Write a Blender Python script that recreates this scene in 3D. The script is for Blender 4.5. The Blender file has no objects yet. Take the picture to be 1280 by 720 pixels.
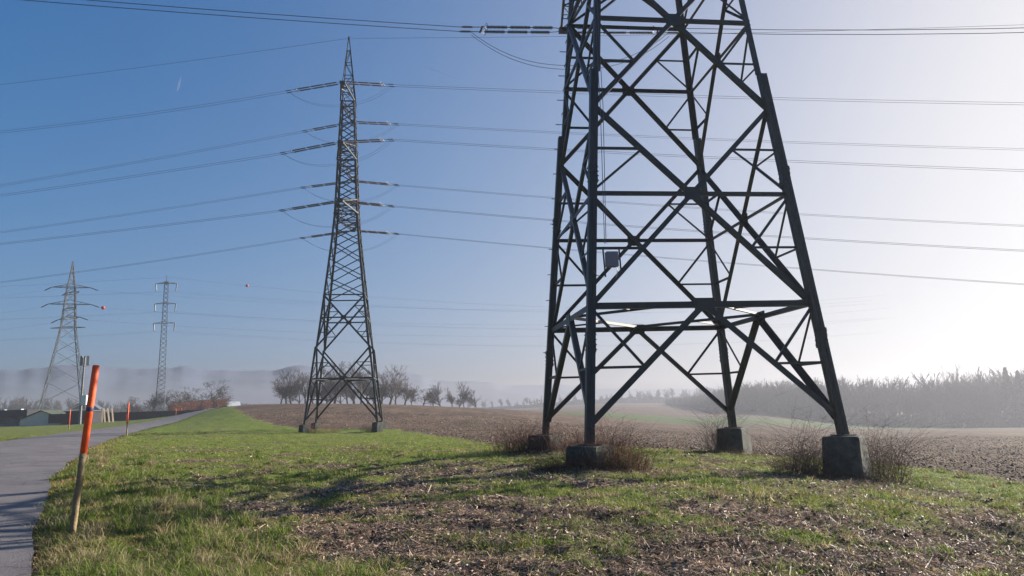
import bpy, math, random
import numpy as np
from mathutils import Vector, Matrix
R = math.radians
scene = bpy.context.scene
col = scene.collection

# ------------------------------------------------------------------ camera
PITCH, ROLL = 0.165705, -0.0304795
cp, sp, cr, sr = math.cos(PITCH), math.sin(PITCH), math.cos(ROLL), math.sin(ROLL)
ex, u0, fw = Vector((1, 0, 0)), Vector((0, -sp, cp)), Vector((0, cp, sp))
cR, cU = ex*cr + u0*sr, -ex*sr + u0*cr
cam_d = bpy.data.cameras.new('camera')
cam = bpy.data.objects.new('camera', cam_d); col.objects.link(cam)
m = Matrix((cR, cU, -fw)).transposed().to_4x4(); m.translation = Vector((0, 0, 1.6))
cam.matrix_world = m
cam_d.sensor_width = 36; cam_d.lens = 866.764/1280*36
cam_d.clip_start = 0.1; cam_d.clip_end = 60000
scene.camera = cam

# ------------------------------------------------------------------ light
SUN_AZ, SUN_EL = R(59), R(17)
w = bpy.data.worlds.new('World'); scene.world = w; w.use_nodes = True
nt = w.node_tree; nt.nodes.clear()
sky = nt.nodes.new('ShaderNodeTexSky'); sky.sky_type = 'NISHITA'; sky.sun_disc = False
sky.sun_elevation = SUN_EL; sky.sun_rotation = SUN_AZ
sky.altitude = 450; sky.air_density = 0.58; sky.dust_density = 4.6; sky.ozone_density = 4
bg = nt.nodes.new('ShaderNodeBackground'); bg.inputs['Strength'].default_value = 0.14
wo = nt.nodes.new('ShaderNodeOutputWorld')
wb = nt.nodes.new('ShaderNodeMix'); wb.data_type = 'RGBA'; wb.blend_type = 'MULTIPLY'; wb.inputs[0].default_value = 1
wb.inputs[7].default_value = (1.03, .975, .995, 1)      # camera white balance of the photograph
nt.links.new(sky.outputs[0], wb.inputs[6]); 
def _vm(op, a, b):
    n = nt.nodes.new('ShaderNodeVectorMath'); n.operation = op; nt.links.new(a, n.inputs[0])
    if isinstance(b, tuple): n.inputs[1].default_value = b
    else: nt.links.new(b, n.inputs[1])
    return n.outputs[0]
# soft shoulder: the brightest sky near the sun rolls off as it does in the photograph
_c = wb.outputs[2]; _c = _vm('DIVIDE', _c, _vm('ADD', _vm('MULTIPLY', _c, (.38, .38, .38)), (1., 1., 1.)))
hs = nt.nodes.new('ShaderNodeHueSaturation'); hs.inputs['Saturation'].default_value = 1.42; nt.links.new(_c, hs.inputs['Color'])
nt.links.new(hs.outputs[0], bg.inputs[0]); nt.links.new(bg.outputs[0], wo.inputs[0])
sd = bpy.data.lights.new('sun', 'SUN'); sd.energy = 4.8; sd.angle = R(0.53); sd.color = (1, 0.9, 0.77)
sun = bpy.data.objects.new('sun', sd); col.objects.link(sun)
sv = Vector((math.sin(SUN_AZ)*math.cos(SUN_EL), math.cos(SUN_AZ)*math.cos(SUN_EL), math.sin(SUN_EL)))
sun.rotation_euler = sv.to_track_quat('Z', 'Y').to_euler()
vs = scene.view_settings
vs.view_transform = 'Standard'; vs.look = 'None'; vs.exposure = 1.5; vs.gamma = 1; vs.use_curve_mapping = False
scene.cycles.use_denoising = True
scene.cycles.max_bounces = 6; scene.cycles.volume_bounces = 2; scene.cycles.diffuse_bounces = 3
scene.cycles.transmission_bounces = 4; scene.cycles.caustics_reflective = False; scene.cycles.caustics_refractive = False
HAZE_DENSITY = 0.0008

# ------------------------------------------------------------------ helpers
def tag(o, label=None, cat=None, group=None, kind=None):
    if label: o['label'] = label
    if cat: o['category'] = cat
    if group: o['group'] = group
    if kind: o['kind'] = kind
    return o

def empty(name, loc, label, cat, group=None, rz=0):
    o = bpy.data.objects.new(name, None); col.objects.link(o)
    o.empty_display_size = 0.3
    o.location = loc; o.rotation_euler = (0, 0, rz)
    return tag(o, label, cat, group)

def bulk(name, V, F, mat, parent=None, colr=None, smooth=False):
    """V (n,3) array, F list of equal-length index arrays or list of (m,k) arrays."""
    me = bpy.data.meshes.new(name)
    V = np.asarray(V, dtype=np.float32)
    if not isinstance(F, list): F = [F]
    F = [np.asarray(f, dtype=np.int32) for f in F if len(f)]
    li = np.concatenate([f.ravel() for f in F])
    cnt = np.concatenate([np.full(len(f), f.shape[1], dtype=np.int32) for f in F])
    st = np.concatenate([[0], np.cumsum(cnt)[:-1]]).astype(np.int32)
    me.vertices.add(len(V)); me.vertices.foreach_set('co', V.ravel())
    me.loops.add(len(li)); me.loops.foreach_set('vertex_index', li)
    me.polygons.add(len(cnt)); me.polygons.foreach_set('loop_start', st)
    try: me.polygons.foreach_set('loop_total', cnt)
    except Exception: pass
    if colr is not None:
        a = me.color_attributes.new('tint', 'FLOAT_COLOR', 'POINT')
        c4 = np.ones((len(V), 4), dtype=np.float32); c4[:, :colr.shape[1]] = colr
        a.data.foreach_set('color', c4.ravel())
    me.update(calc_edges=True)
    if smooth: me.polygons.foreach_set('use_smooth', np.ones(len(cnt), dtype=bool))
    me.materials.append(mat)
    o = bpy.data.objects.new(name, me); col.objects.link(o)
    if parent is not None: o.parent = parent
    return o

class MB:
    def __init__(s): s.v = []; s.f = []
    def add(s, vs, fs):
        n = len(s.v); s.v.extend([tuple(q) for q in vs]); s.f.extend([tuple(i+n for i in f) for f in fs])
    def box(s, c, d, rz=0.0, taper=1.0):
        x, y, z = d[0]/2, d[1]/2, d[2]/2; co, si = math.cos(rz), math.sin(rz); vs = []
        for k, t in ((-1, 1), (1, taper)):
            for a, b in ((-1, -1), (1, -1), (1, 1), (-1, 1)):
                px, py = a*x*t, b*y*t
                vs.append((c[0]+px*co-py*si, c[1]+px*si+py*co, c[2]+k*z))
        s.add(vs, [(3, 2, 1, 0), (4, 5, 6, 7), (0, 1, 5, 4), (1, 2, 6, 5), (2, 3, 7, 6), (3, 0, 4, 7)])
    def prof(s, p, q, pts, u, v):
        p, q = Vector(p), Vector(q); n = len(pts)
        vs = [p + u*a + v*b for a, b in pts] + [q + u*a + v*b for a, b in pts]
        fs = [(i, (i+1) % n, n+(i+1) % n, n+i) for i in range(n)]
        fs += [tuple(range(n-1, -1, -1)), tuple(range(n, 2*n))]
        s.add(vs, fs)
    def angle(s, p, q, wdt, nrm, t=None, flip=1):
        """steel angle section from p to q; one flange lies in the plane with normal nrm, the other stands along nrm"""
        t = t or max(wdt*0.11, .008)
        d = (Vector(q)-Vector(p)).normalized(); v = Vector(nrm); v = (v - d*v.dot(d)).normalized(); u = d.cross(v)*flip
        h = wdt/2
        s.prof(p, q, [(-h, 0), (h, 0), (h, t), (-h+t, t), (-h+t, wdt), (-h, wdt)], u, v)
    def bar(s, p, q, a, b=None, up=(0, 0, 1)):
        b = b or a; d = (Vector(q)-Vector(p)).normalized(); upv = Vector(up)
        if abs(d.dot(upv)) > .98: upv = Vector((1, 0, 0))
        u = d.cross(upv).normalized(); v = u.cross(d)
        s.prof(p, q, [(-a/2, -b/2), (a/2, -b/2), (a/2, b/2), (-a/2, b/2)], u, v)
    def lathe(s, p, q, prof, n=8):
        """prof = [(t along 0..1, radius)]"""
        p, q = Vector(p), Vector(q); d = (q-p).normalized()
        up = Vector((0, 0, 1)) if abs(d.z) < .95 else Vector((1, 0, 0))
        u = d.cross(up).normalized(); v = u.cross(d); vs = []
        for t, r in prof:
            c = p + (q-p)*t
            for k in range(n):
                a = 2*math.pi*k/n; vs.append(c + u*(r*math.cos(a)) + v*(r*math.sin(a)))
        fs = [(j*n+k, j*n+(k+1) % n, (j+1)*n+(k+1) % n, (j+1)*n+k) for j in range(len(prof)-1) for k in range(n)]
        fs += [tuple(range(n-1, -1, -1)), tuple((len(prof)-1)*n+k for k in range(n))]
        s.add(vs, fs)
    def tube(s, pts, r, n=6):
        pts = [Vector(p) for p in pts]; vs = []
        rr = r if isinstance(r, (list, tuple)) else [r]*len(pts)
        for i, p in enumerate(pts):
            d = (pts[min(i+1, len(pts)-1)] - pts[max(i-1, 0)]).normalized()
            up = Vector((0, 0, 1)) if abs(d.z) < .9 else Vector((0, 1, 0))
            u = d.cross(up).normalized(); v = u.cross(d)
            for k in range(n):
                a = 2*math.pi*k/n; vs.append(p + u*(rr[i]*math.cos(a)) + v*(rr[i]*math.sin(a)))
        fs = [(j*n+k, j*n+(k+1) % n, (j+1)*n+(k+1) % n, (j+1)*n+k) for j in range(len(pts)-1) for k in range(n)]
        fs += [tuple(range(n-1, -1, -1)), tuple((len(pts)-1)*n+k for k in range(n))]
        s.add(vs, fs)
    def build(s, name, mat, parent=None, smooth=False):
        me = bpy.data.meshes.new(name); me.from_pydata(s.v, [], s.f); me.update()
        if smooth: me.polygons.foreach_set('use_smooth', [True]*len(me.polygons))
        me.materials.append(mat)
        o = bpy.data.objects.new(name, me); col.objects.link(o)
        if parent is not None: o.parent = parent
        return o

# ------------------------------------------------------------------ materials
def mat(name, c, rough=.7, metal=0., var=.0, scale=4., c2=None, bump=0., bscale=30., spec=.4, trans=0., coords='Object'):
    mt = bpy.data.materials.new(name); mt.use_nodes = True; t = mt.node_tree; N, L = t.nodes, t.links
    b = N['Principled BSDF']; b.inputs['Roughness'].default_value = rough; b.inputs['Metallic'].default_value = metal
    b.inputs['Specular IOR Level'].default_value = spec
    b.inputs['Base Color'].default_value = (*c, 1)
    tc = N.new('ShaderNodeTexCoord')
    if c2 is not None or var:
        nz = N.new('ShaderNodeTexNoise'); nz.inputs['Scale'].default_value = scale; nz.inputs['Detail'].default_value = 6
        nz.inputs['Roughness'].default_value = .65
        L.new(tc.outputs[coords], nz.inputs['Vector'])
        rmp = N.new('ShaderNodeValToRGB'); rmp.color_ramp.elements[0].position = .35; rmp.color_ramp.elements[1].position = .68
        cc = c2 if c2 is not None else tuple(min(1, k*(1+var)) for k in c)
        c1 = c if c2 is not None else tuple(k*(1-var) for k in c)
        rmp.color_ramp.elements[0].color = (*c1, 1); rmp.color_ramp.elements[1].color = (*cc, 1)
        L.new(nz.outputs['Fac'], rmp.inputs[0]); L.new(rmp.outputs[0], b.inputs['Base Color'])
    if bump:
        nb = N.new('ShaderNodeTexNoise'); nb.inputs['Scale'].default_value = bscale; nb.inputs['Detail'].default_value = 5
        L.new(tc.outputs[coords], nb.inputs['Vector'])
        bp = N.new('ShaderNodeBump'); bp.inputs['Strength'].default_value = bump; bp.inputs['Distance'].default_value = .02
        L.new(nb.outputs['Fac'], bp.inputs['Height']); L.new(bp.outputs[0], b.inputs['Normal'])
    return mt

def leafmat(name, rough=.6, trans=.4, mult=1.0):
    """vertex-tinted thin plant matter that lets some light through"""
    mt = bpy.data.materials.new(name); mt.use_nodes = True; t = mt.node_tree; N, L = t.nodes, t.links
    b = N['Principled BSDF']; b.inputs['Roughness'].default_value = rough; b.inputs['Specular IOR Level'].default_value = .25
    a = N.new('ShaderNodeAttribute'); a.attribute_name = 'tint'
    tr = N.new('ShaderNodeBsdfTranslucent'); mx = N.new('ShaderNodeMixShader'); mx.inputs[0].default_value = trans
    L.new(a.outputs['Color'], b.inputs['Base Color']); L.new(a.outputs['Color'], tr.inputs['Color'])
    L.new(b.outputs[0], mx.inputs[1]); L.new(tr.outputs[0], mx.inputs[2])
    L.new(mx.outputs[0], N['Material Output'].inputs['Surface'])
    return mt

M = {}
M['paint'] = mat('dark_green_steel_paint', (.012, .018, .024), .45, 0, scale=2.5, c2=(.024, .033, .038), bump=.15, bscale=60)
M['paint_rust'] = mat('weathered_steel_paint', (.03, .038, .04), .6, 0, scale=5, c2=(.07, .05, .04))
M['galv'] = mat('galvanised_steel', (.24, .25, .26), .5, .5, scale=2, c2=(.38, .39, .4))
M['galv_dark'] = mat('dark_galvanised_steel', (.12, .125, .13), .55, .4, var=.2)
M['galv_sunlit'] = mat('sunlit_side_galvanised_steel', (.5, .5, .48), .5, .2, var=.1)  # paler steel colour standing in for the slim pylon's sunlit side
M['concrete'] = mat('weathered_concrete', (.022, .028, .027), .92, 0, scale=4, c2=(.085, .09, .08), bump=.6, bscale=18)
M['wire'] = mat('aluminium_conductor', (.10, .10, .11), .5, .6)
M['porcelain'] = mat('brown_porcelain', (.11, .075, .065), .2, 0, var=.2, scale=6, spec=1.0)
M['cap'] = mat('insulator_fittings', (.18, .18, .19), .45, .6)
M['white_box'] = mat('pale_grey_cabinet_paint', (.20, .20, .27), .5, 0, var=.06)
M['orange'] = mat('orange_marker_paint', (.72, .085, .02), .5, 0, scale=9, c2=(.86, .13, .035), bump=.1, bscale=50, spec=.3)
M['wood'] = mat('weathered_grey_wood', (.17, .12, .06), .8, 0, scale=14, c2=(.32, .25, .14), bump=.5, bscale=60)
M['band'] = mat('dull_blue_band', (.06, .06, .12), .5)
M['ball'] = mat('red_marker_ball', (.5, .03, .02), .4)
M['bark'] = mat('winter_bark', (.05, .042, .036), .9, 0, scale=6, c2=(.1, .085, .07))
M['twig'] = mat('bare_twigs', (.05, .04, .037), .9, 0, scale=1.2, c2=(.085, .068, .06))
M['conifer'] = mat('dark_conifer', (.02, .035, .02), .9, 0, var=.3)
M['stem'] = leafmat('dry_stems', .7, .25)
M['grass'] = leafmat('grass_blades', .55, .42)
M['straw'] = leafmat('straw', .6, .2)
M['clod'] = leafmat('soil_clods', .9, 0.)

# ------------------------------------------------------------------ noise + terrain
_rs = np.random.RandomState(7)
_perm = _rs.rand(256, 256)
def vnoise(x, y):
    xi, yi = np.floor(x).astype(int), np.floor(y).astype(int); fx, fy = x-xi, y-yi
    fx, fy = fx*fx*(3-2*fx), fy*fy*(3-2*fy)
    a = _perm[xi & 255, yi & 255]; b = _perm[(xi+1) & 255, yi & 255]; c = _perm[xi & 255, (yi+1) & 255]; d = _perm[(xi+1) & 255, (yi+1) & 255]
    return (a*(1-fx)+b*fx)*(1-fy) + (c*(1-fx)+d*fx)*fy
def fbm(x, y, o=4):
    s, a, t = 0, 1., 0.
    for k in range(o):
        s = s + a*vnoise(x*2**k+17.3*k, y*2**k+5.1*k); t += a; a *= .55
    return s/t

TU = (np.array([-150, 0, 100, 200, 300, 400, 520, 640, 740, 850, 950, 1060, 1200, 1400])-640)/867.
TY = np.log(np.array([3, 7, 12, 18, 25, 42, 65, 100, 150, 220, 320, 450, 700, 1500]))
TZ = np.array([
 [-1.6, -1.62, -1.62, -1.6, -1.55, -1.48, -1.45, -1.5, -1.55, -1.5, -1.7, -2, -2, -2],
 [-1.6, -1.62, -1.62, -1.6, -1.55, -1.46, -1.43, -1.5, -1.5, -1.4, -1.6, -2, -2, -2],
 [-1.6, -1.62, -1.60, -1.58, -1.56, -1.52, -1.44, -1.48, -1.45, -1.2, -1.4, -1.8, -2, -2],
 [-1.6, -1.62, -1.60, -1.57, -1.56, -1.57, -1.5, -1.25, -.7, -.1, -.3, -1.2, -2, -2],
 [-1.6, -1.61, -1.60, -1.58, -1.6, -1.7, -1.6, -.6, 1.3, 1.7, .6, -1, -3, -3],
 [-1.6, -1.6, -1.60, -1.58, -1.6, -1.8, -1.88, -.5, 1.25, .9, -1, -3, -5, -5],
 [-1.6, -1.6, -1.58, -1.55, -1.55, -1.9, -2.1, -1.3, .2, 0, -2.5, -4.5, -6, -6],
 [-1.6, -1.6, -1.56, -1.53, -1.6, -2.0, -2.3, -2.3, -2.0, -1.9, -3.5, -5.5, -6, -6],
 [-1.6, -1.6, -1.56, -1.55, -1.6, -2.3, -3.0, -3.6, -4.2, -4.8, -5.2, -5.0, -3, -3.5],
 [-1.6, -1.62, -1.6, -1.65, -1.8, -2.7, -3.7, -4.8, -6.2, -8.0, -9.0, -8.3, -6, -1],
 [-1.6, -1.64, -1.7, -1.85, -2.1, -3.0, -4.1, -5.5, -7.2, -9.0, -10.5, -9.5, -5, 1],
 [-1.6, -1.68, -1.85, -2.1, -2.4, -3.4, -4.6, -6.3, -8.4, -11, -15, -17, -13, -5],
 [-1.62, -1.75, -2.1, -2.4, -2.75, -3.8, -5.0, -6.6, -8.8, -12, -17, -22, -20, -14],
 [-1.65, -1.8, -2.2, -2.55, -3.0, -4.2, -5.6, -7.6, -10, -13, -18, -23, -23, -20]])
def _cr(g, q):
    """catmull-rom weights on a non-uniform knot list"""
    i = np.clip(np.searchsorted(g, q)-1, 0, len(g)-2); t = np.clip((q-g[i])/(g[i+1]-g[i]), 0, 1)
    t2, t3 = t*t, t*t*t
    return i, (-.5*t3+t2-.5*t, 1.5*t3-2.5*t2+1, -1.5*t3+2*t2+.5*t, .5*t3-.5*t2)
ROAD_R = np.array([(1.5, -1.5), (-1.9, 3.2), (-4.95, 7.5), (-7.4, 11), (-12.5, 19), (-22.1, 36.7), (-28.9, 51.2), (-40.3, 78), (-55.5, 120), (-78.4, 190), (-92, 235), (-112, 300)])
ROAD_W = 6.4
def polydist(x, y, P):
    """signed distance to polyline (left of travel = +)"""
    best = np.full(np.shape(x), 1e9); sg = np.ones(np.shape(x))
    for a, b in zip(P[:-1], P[1:]):
        d = b-a; L = np.hypot(*d); d = d/L
        t = np.clip((x-a[0])*d[0]+(y-a[1])*d[1], 0, L)
        qx, qy = a[0]+d[0]*t, a[1]+d[1]*t; ds = np.hypot(x-qx, y-qy)
        c = d[0]*(y-a[1])-d[1]*(x-a[0]); k = ds < best
        best = np.where(k, ds, best); sg = np.where(k, np.sign(c), sg)
    return best*sg
def terr(x, y, fine=True):
    x = np.asarray(x, float); y = np.asarray(y, float); r = np.hypot(x, y)
    th = np.arctan2(x, y); tc = np.clip(th, math.atan(TU[0]), math.atan(TU[-1])); u = np.tan(tc)
    Y = np.maximum(r*np.cos(tc), 3.0)
    iu, wu = _cr(TU, u); iy, wy = _cr(TY, np.log(np.minimum(Y, 1500)))
    z = 0
    for a in range(4):
        ia = np.clip(iu+a-1, 0, len(TU)-1)
        for b in range(4):
            ib = np.clip(iy+b-1, 0, len(TY)-1); z = z + wu[a]*wy[b]*TZ[ia, ib]
    k = np.clip((np.abs(th)-1.0)/.9, 0, 1); k = k*k*(3-2*k)
    z = z*(1-k) + (-1.6)*k + 1.6
    if fine:
        d = polydist(x, y, ROAD_R)
        off = np.clip(np.maximum(-d, d-ROAD_W)/1.2, 0, 1)          # 0 on the road
        n1 = (fbm(x*.35, y*.35, 3)-.5)*.16 + (fbm(x*1.7+9, y*1.7, 4)-.5)*.17
        n2 = (fbm(x*6+3, y*6, 3)-.5)*.08*np.clip(1.5-r/40, 0, 1)
        amp = np.clip((r-1)/6, .3, 1)
        z = z + (n1*amp + n2)*off - .07*(1-np.clip(off*3, 0, 1))
        for fx, fy in FOOT: z = z + .14*np.exp(-((x-fx)**2+(y-fy)**2)/.8)
        z = z - .30*np.exp(-(((x-8.0)*.4)**2 + ((y-10.0+.12*(x-8.))*1.7)**2))   # wet trough at lower right
    return z
FOOT = [(1.63, 16.4), (.87, 22.75), (7.2, 23.5), (7.95, 17.2)]
def gz(x, y): return float(terr(np.array([x]), np.array([y]))[0])

# ------------------------------------------------------------------ ground cover maps
FIELD = np.array([(-260, 560), (-92, 225), (-67, 168), (-52, 130), (-40, 104), (-31, 85), (-24, 72), (-19, 67.8), (-11, 66.5), (-8, 58), (-4.2, 45), (-.3, 28.5), (3.0, 25.2), (6, 25.2), (9.6, 25.4), (12.6, 24.2), (14, 21), (13.6, 17.8), (14, 14), (16, 8), (18, 0), (20, -40)])
def cover(x, y):
    """green amount, ploughed-field amount, pale/dark soil variation"""
    r = np.hypot(x, y)
    wob = (fbm(x*.5, y*.5, 3)-.5)*1.2
    fd = polydist(x, y, FIELD)
    field = np.clip(.5+(fd+wob)/.8, 0, 1)                # left of FIELD travelling near->... sign fixed below
    d = polydist(x, y, ROAD_R)
    base = np.interp(r, [3, 7, 9, 12, 15, 20, 35], [.32, .35, .40, .47, .54, .58, .64])
    verge = np.clip(1-(-d)/2.6, 0, 1)*(d < 0)
    n = fbm(x*.55+40, y*.8+11, 4)*.65 + fbm(x*2.4, y*2.9, 3)*.35
    band = .22*np.exp(-((polydist(x, y, FIELD)+2.2)/1.6)**2)
    g = np.clip((base + verge*.35 + band - n)*5.5+.5, 0, 1)
    g = np.where(d > ROAD_W, .8, g)
    g = g*(1-.95*np.exp(-(((x-8.0)*.4)**2 + ((y-10.1+.12*(x-8.))*1.5)**2)))
    for fx, fy in FOOT: g = g*(1-.95*np.exp(-((x-fx)**2+(y-fy)**2)/1.3))
    far_green = np.clip((y-228)/8, 0, 1)*np.clip((352-y)/8, 0, 1)*np.clip((x+12-(y-230)*.1)/10, 0, 1)
    return g, field, far_green

# FIELD is listed far -> near; the field lies on its left-hand or right-hand side: test with a known point
if polydist(np.array([30.]), np.array([80.]), FIELD)[0] < 0:
    FIELD = FIELD[::-1].copy()

def ground_material():
    mt = bpy.data.materials.new('meadow_and_field'); mt.use_nodes = True; t = mt.node_tree; N, L = t.nodes, t.links
    b = N['Principled BSDF']; b.inputs['Roughness'].default_value = .95; b.inputs['Specular IOR Level'].default_value = .12
    a = N.new('ShaderNodeAttribute'); a.attribute_name = 'tint'
    tc = N.new('ShaderNodeTexCoord')
    def noise(s, det=8, rough=.65, vec=None):
        n = N.new('ShaderNodeTexNoise'); n.inputs['Scale'].default_value = s; n.inputs['Detail'].default_value = det; n.inputs['Roughness'].default_value = rough
        L.new(vec or tc.outputs['Object'], n.inputs['Vector']); return n.outputs['Fac']
    def ramp(f, stops):
        r = N.new('ShaderNodeValToRGB'); e = r.color_ramp.elements
        while len(e) < len(stops): e.new(.5)
        for k, (p, c) in zip(e, stops): k.position = p; k.color = (*c, 1)
        L.new(f, r.inputs[0]); return r.outputs[0]
    def mix(f, c1, c2, mode='MIX'):
        x = N.new('ShaderNodeMix'); x.data_type = 'RGBA'; x.blend_type = mode
        if isinstance(f, float): x.inputs[0].default_value = f
        else: L.new(f, x.inputs[0])
        L.new(c1, x.inputs[6]); L.new(c2, x.inputs[7]); return x.outputs[2]
    straw = ramp(noise(9, 10, .8), [(.30, (.03, .02, .016)), (.46, (.10, .07, .053)), (.56, (.19, .14, .105)), (.7, (.33, .25, .19))])
    green = ramp(noise(5, 9, .75), [(.3, (.035, .05, .012)), (.5, (.12, .165, .026)), (.62, (.17, .21, .04)), (.75, (.21, .20, .08))])
    mp = N.new('ShaderNodeMapping'); mp.inputs['Rotation'].default_value = (0, 0, R(-27)); mp.inputs['Scale'].default_value = (1, .12, 1)
    L.new(tc.outputs['Object'], mp.inputs['Vector'])
    rows = noise(.9, 6, .7, mp.outputs[0])
    soil = ramp(noise(2.2, 12, .8), [(.3, (.045, .03, .024)), (.5, (.13, .093, .07)), (.62, (.18, .133, .10)), (.76, (.27, .215, .17))])
    rr = ramp(rows, [(.32, (.5, .5, .5)), (.5, (.9, .88, .86)), (.68, (1.35, 1.3, 1.22))])
    soil = mix(.8, soil, rr, 'MULTIPLY')
    damp = ramp(noise(.07, 4, .6), [(.4, (.72, .70, .70)), (.6, (1.1, 1.08, 1.05))]); soil = mix(1., soil, damp, 'MULTIPLY')
    fgreen = ramp(noise(.3, 6), [(.3, (.05, .085, .02)), (.7, (.08, .12, .035))])
    sep = N.new('ShaderNodeSeparateColor'); L.new(a.outputs['Color'], sep.inputs[0])
    c = mix(sep.outputs[0], straw, green); c = mix(sep.outputs[1], c, soil); c = mix(sep.outputs[2], c, fgreen)
    L.new(c, b.inputs['Base Color'])
    bp = N.new('ShaderNodeBump'); bp.inputs['Strength'].default_value = .9; bp.inputs['Distance'].default_value = .05
    L.new(noise(12, 10, .75), bp.inputs['Height'])
    bp2 = N.new('ShaderNodeBump'); bp2.inputs['Strength'].default_value = .9; bp2.inputs['Distance'].default_value = .2
    mm = N.new('ShaderNodeMath'); mm.operation = 'MULTIPLY'; L.new(noise(1.6, 9, .75), mm.inputs[0]); L.new(sep.outputs[1], mm.inputs[1])
    L.new(mm.outputs[0], bp2.inputs['Height']); L.new(bp.outputs[0], bp2.inputs['Normal']); L.new(bp2.outputs[0], b.inputs['Normal'])
    return mt

def build_ground():
    az = np.concatenate([np.linspace(-180, -62, 50, endpoint=False), np.linspace(-62, 62, 620, endpoint=False), np.linspace(62, 180, 50)])
    az = np.radians(az)
    rr = np.concatenate([[0.05, .5, 1.0], np.geomspace(1.6, 1500, 560)])
    A, Rr = np.meshgrid(az, rr); x, y = Rr*np.sin(A), Rr*np.cos(A)
    z = terr(x, y)
    g, f, fg = cover(x, y)
    V = np.stack([x, y, z], -1).reshape(-1, 3); C = np.stack([g, f, fg], -1).reshape(-1, 3)
    n = len(az); i = np.arange(len(rr)-1)[:, None]*n + np.arange(n-1)[None, :]
    F = np.stack([i, i+n, i+n+1, i+1], -1).reshape(-1, 4)
    o = bulk('ground', V, F, ground_material(), colr=C, smooth=True)
    tag(o, kind='structure')
build_ground()

def build_road():
    # resample the right edge
    P = ROAD_R; seg = np.hypot(*np.diff(P, axis=0).T); s = np.concatenate([[0], np.cumsum(seg)])
    q = np.concatenate([np.arange(0, 90, .25), np.arange(90, s[-1], 2.)])
    X = np.interp(q, s, P[:, 0]); Y = np.interp(q, s, P[:, 1])
    for _ in range(30):
        X[1:-1] = (X[:-2]+2*X[1:-1]+X[2:])/4; Y[1:-1] = (Y[:-2]+2*Y[1:-1]+Y[2:])/4
    dx, dy = np.gradient(X), np.gradient(Y); l = np.hypot(dx, dy); nx, ny = -dy/l, dx/l
    k = 9; V = []
    wig = (fbm(q*.22, q*0+3, 2)-.5)*.3+(fbm(q*2.2, q*0+3.5, 2)-.5)*.06
    wig2 = (fbm(q*.3, q*0+8, 3)-.5)*.4
    for j in range(k):
        o = ROAD_W*j/(k-1) + (wig if j == 0 else 0) + (wig2 if j == k-1 else 0)
        x, y = X+nx*o, Y+ny*o
        crown = .05*(1-((j/(k-1))*2-1)**2)
        V.append(np.stack([x, y, terr(x, y, False)+crown+.0+np.clip(q/1500, 0, .08)], -1))
    V = np.stack(V, 1).reshape(-1, 3)
    i = np.arange(len(q)-1)[:, None]*k+np.arange(k-1)[None, :]
    F = np.stack([i, i+k, i+k+1, i+1], -1).reshape(-1, 4)
    mt = bpy.data.materials.new('worn_asphalt'); mt.use_nodes = True; t = mt.node_tree; N, L = t.nodes, t.links
    b = N['Principled BSDF']; b.inputs['Roughness'].default_value = .72; b.inputs['Specular IOR Level'].default_value = .35
    tc = N.new('ShaderNodeTexCoord')
    n1 = N.new('ShaderNodeTexNoise'); n1.inputs['Scale'].default_value = 60; n1.inputs['Detail'].default_value = 6; L.new(tc.outputs['Object'], n1.inputs[0])
    n2 = N.new('ShaderNodeTexNoise'); n2.inputs['Scale'].default_value = .7; n2.inputs['Detail'].default_value = 7; L.new(tc.outputs['Object'], n2.inputs[0])
    r1 = N.new('ShaderNodeValToRGB'); r1.color_ramp.elements[0].position = .3; r1.color_ramp.elements[1].position = .7
    r1.color_ramp.elements[0].color = (.125, .114, .117, 1); r1.color_ramp.elements[1].color = (.195, .18, .18, 1); L.new(n2.outputs['Fac'], r1.inputs[0])
    r2 = N.new('ShaderNodeValToRGB'); r2.color_ramp.elements[0].position = .3; r2.color_ramp.elements[1].position = .72
    r2.color_ramp.elements[0].color = (.6, .6, .6, 1); r2.color_ramp.elements[1].color = (1.3, 1.3, 1.3, 1); L.new(n1.outputs['Fac'], r2.inputs[0])
    x = N.new('ShaderNodeMix'); x.data_type = 'RGBA'; x.blend_type = 'MULTIPLY'; x.inputs[0].default_value = 1
    L.new(r1.outputs[0], x.inputs[6]); L.new(r2.outputs[0], x.inputs[7]); L.new(x.outputs[2], b.inputs['Base Color'])
    vo = N.new('ShaderNodeTexVoronoi'); vo.feature = 'DISTANCE_TO_EDGE'; vo.inputs['Scale'].default_value = .55
    wn = N.new('ShaderNodeTexNoise'); wn.inputs['Scale'].default_value = 3; wn.inputs['Detail'].default_value = 5; L.new(tc.outputs['Object'], wn.inputs[0])
    wv = N.new('ShaderNodeMix'); wv.data_type = 'RGBA'; wv.blend_type = 'LINEAR_LIGHT'; wv.inputs[0].default_value = .35; L.new(tc.outputs['Object'], wv.inputs[6]); L.new(wn.outputs['Color'], wv.inputs[7]); L.new(wv.outputs[2], vo.inputs['Vector'])
    cr_ = N.new('ShaderNodeValToRGB'); cr_.color_ramp.elements[0].position = .004; cr_.color_ramp.elements[1].position = .014
    cr_.color_ramp.elements[0].color = (.35, .35, .35, 1); cr_.color_ramp.elements[1].color = (1, 1, 1, 1); L.new(vo.outputs['Distance'], cr_.inputs[0])
    x2 = N.new('ShaderNodeMix'); x2.data_type = 'RGBA'; x2.blend_type = 'MULTIPLY'; x2.inputs[0].default_value = .8
    L.new(x.outputs[2], x2.inputs[6]); L.new(cr_.outputs[0], x2.inputs[7]); L.new(x2.outputs[2], b.inputs['Base Color'])
    bp = N.new('ShaderNodeBump'); bp.inputs['Strength'].default_value = .8; bp.inputs['Distance'].default_value = .015
    L.new(n1.outputs['Fac'], bp.inputs['Height']); L.new(bp.outputs[0], b.inputs['Normal'])
    tag(bulk('road', V, F, mt, smooth=True), kind='structure')
build_road()

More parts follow.
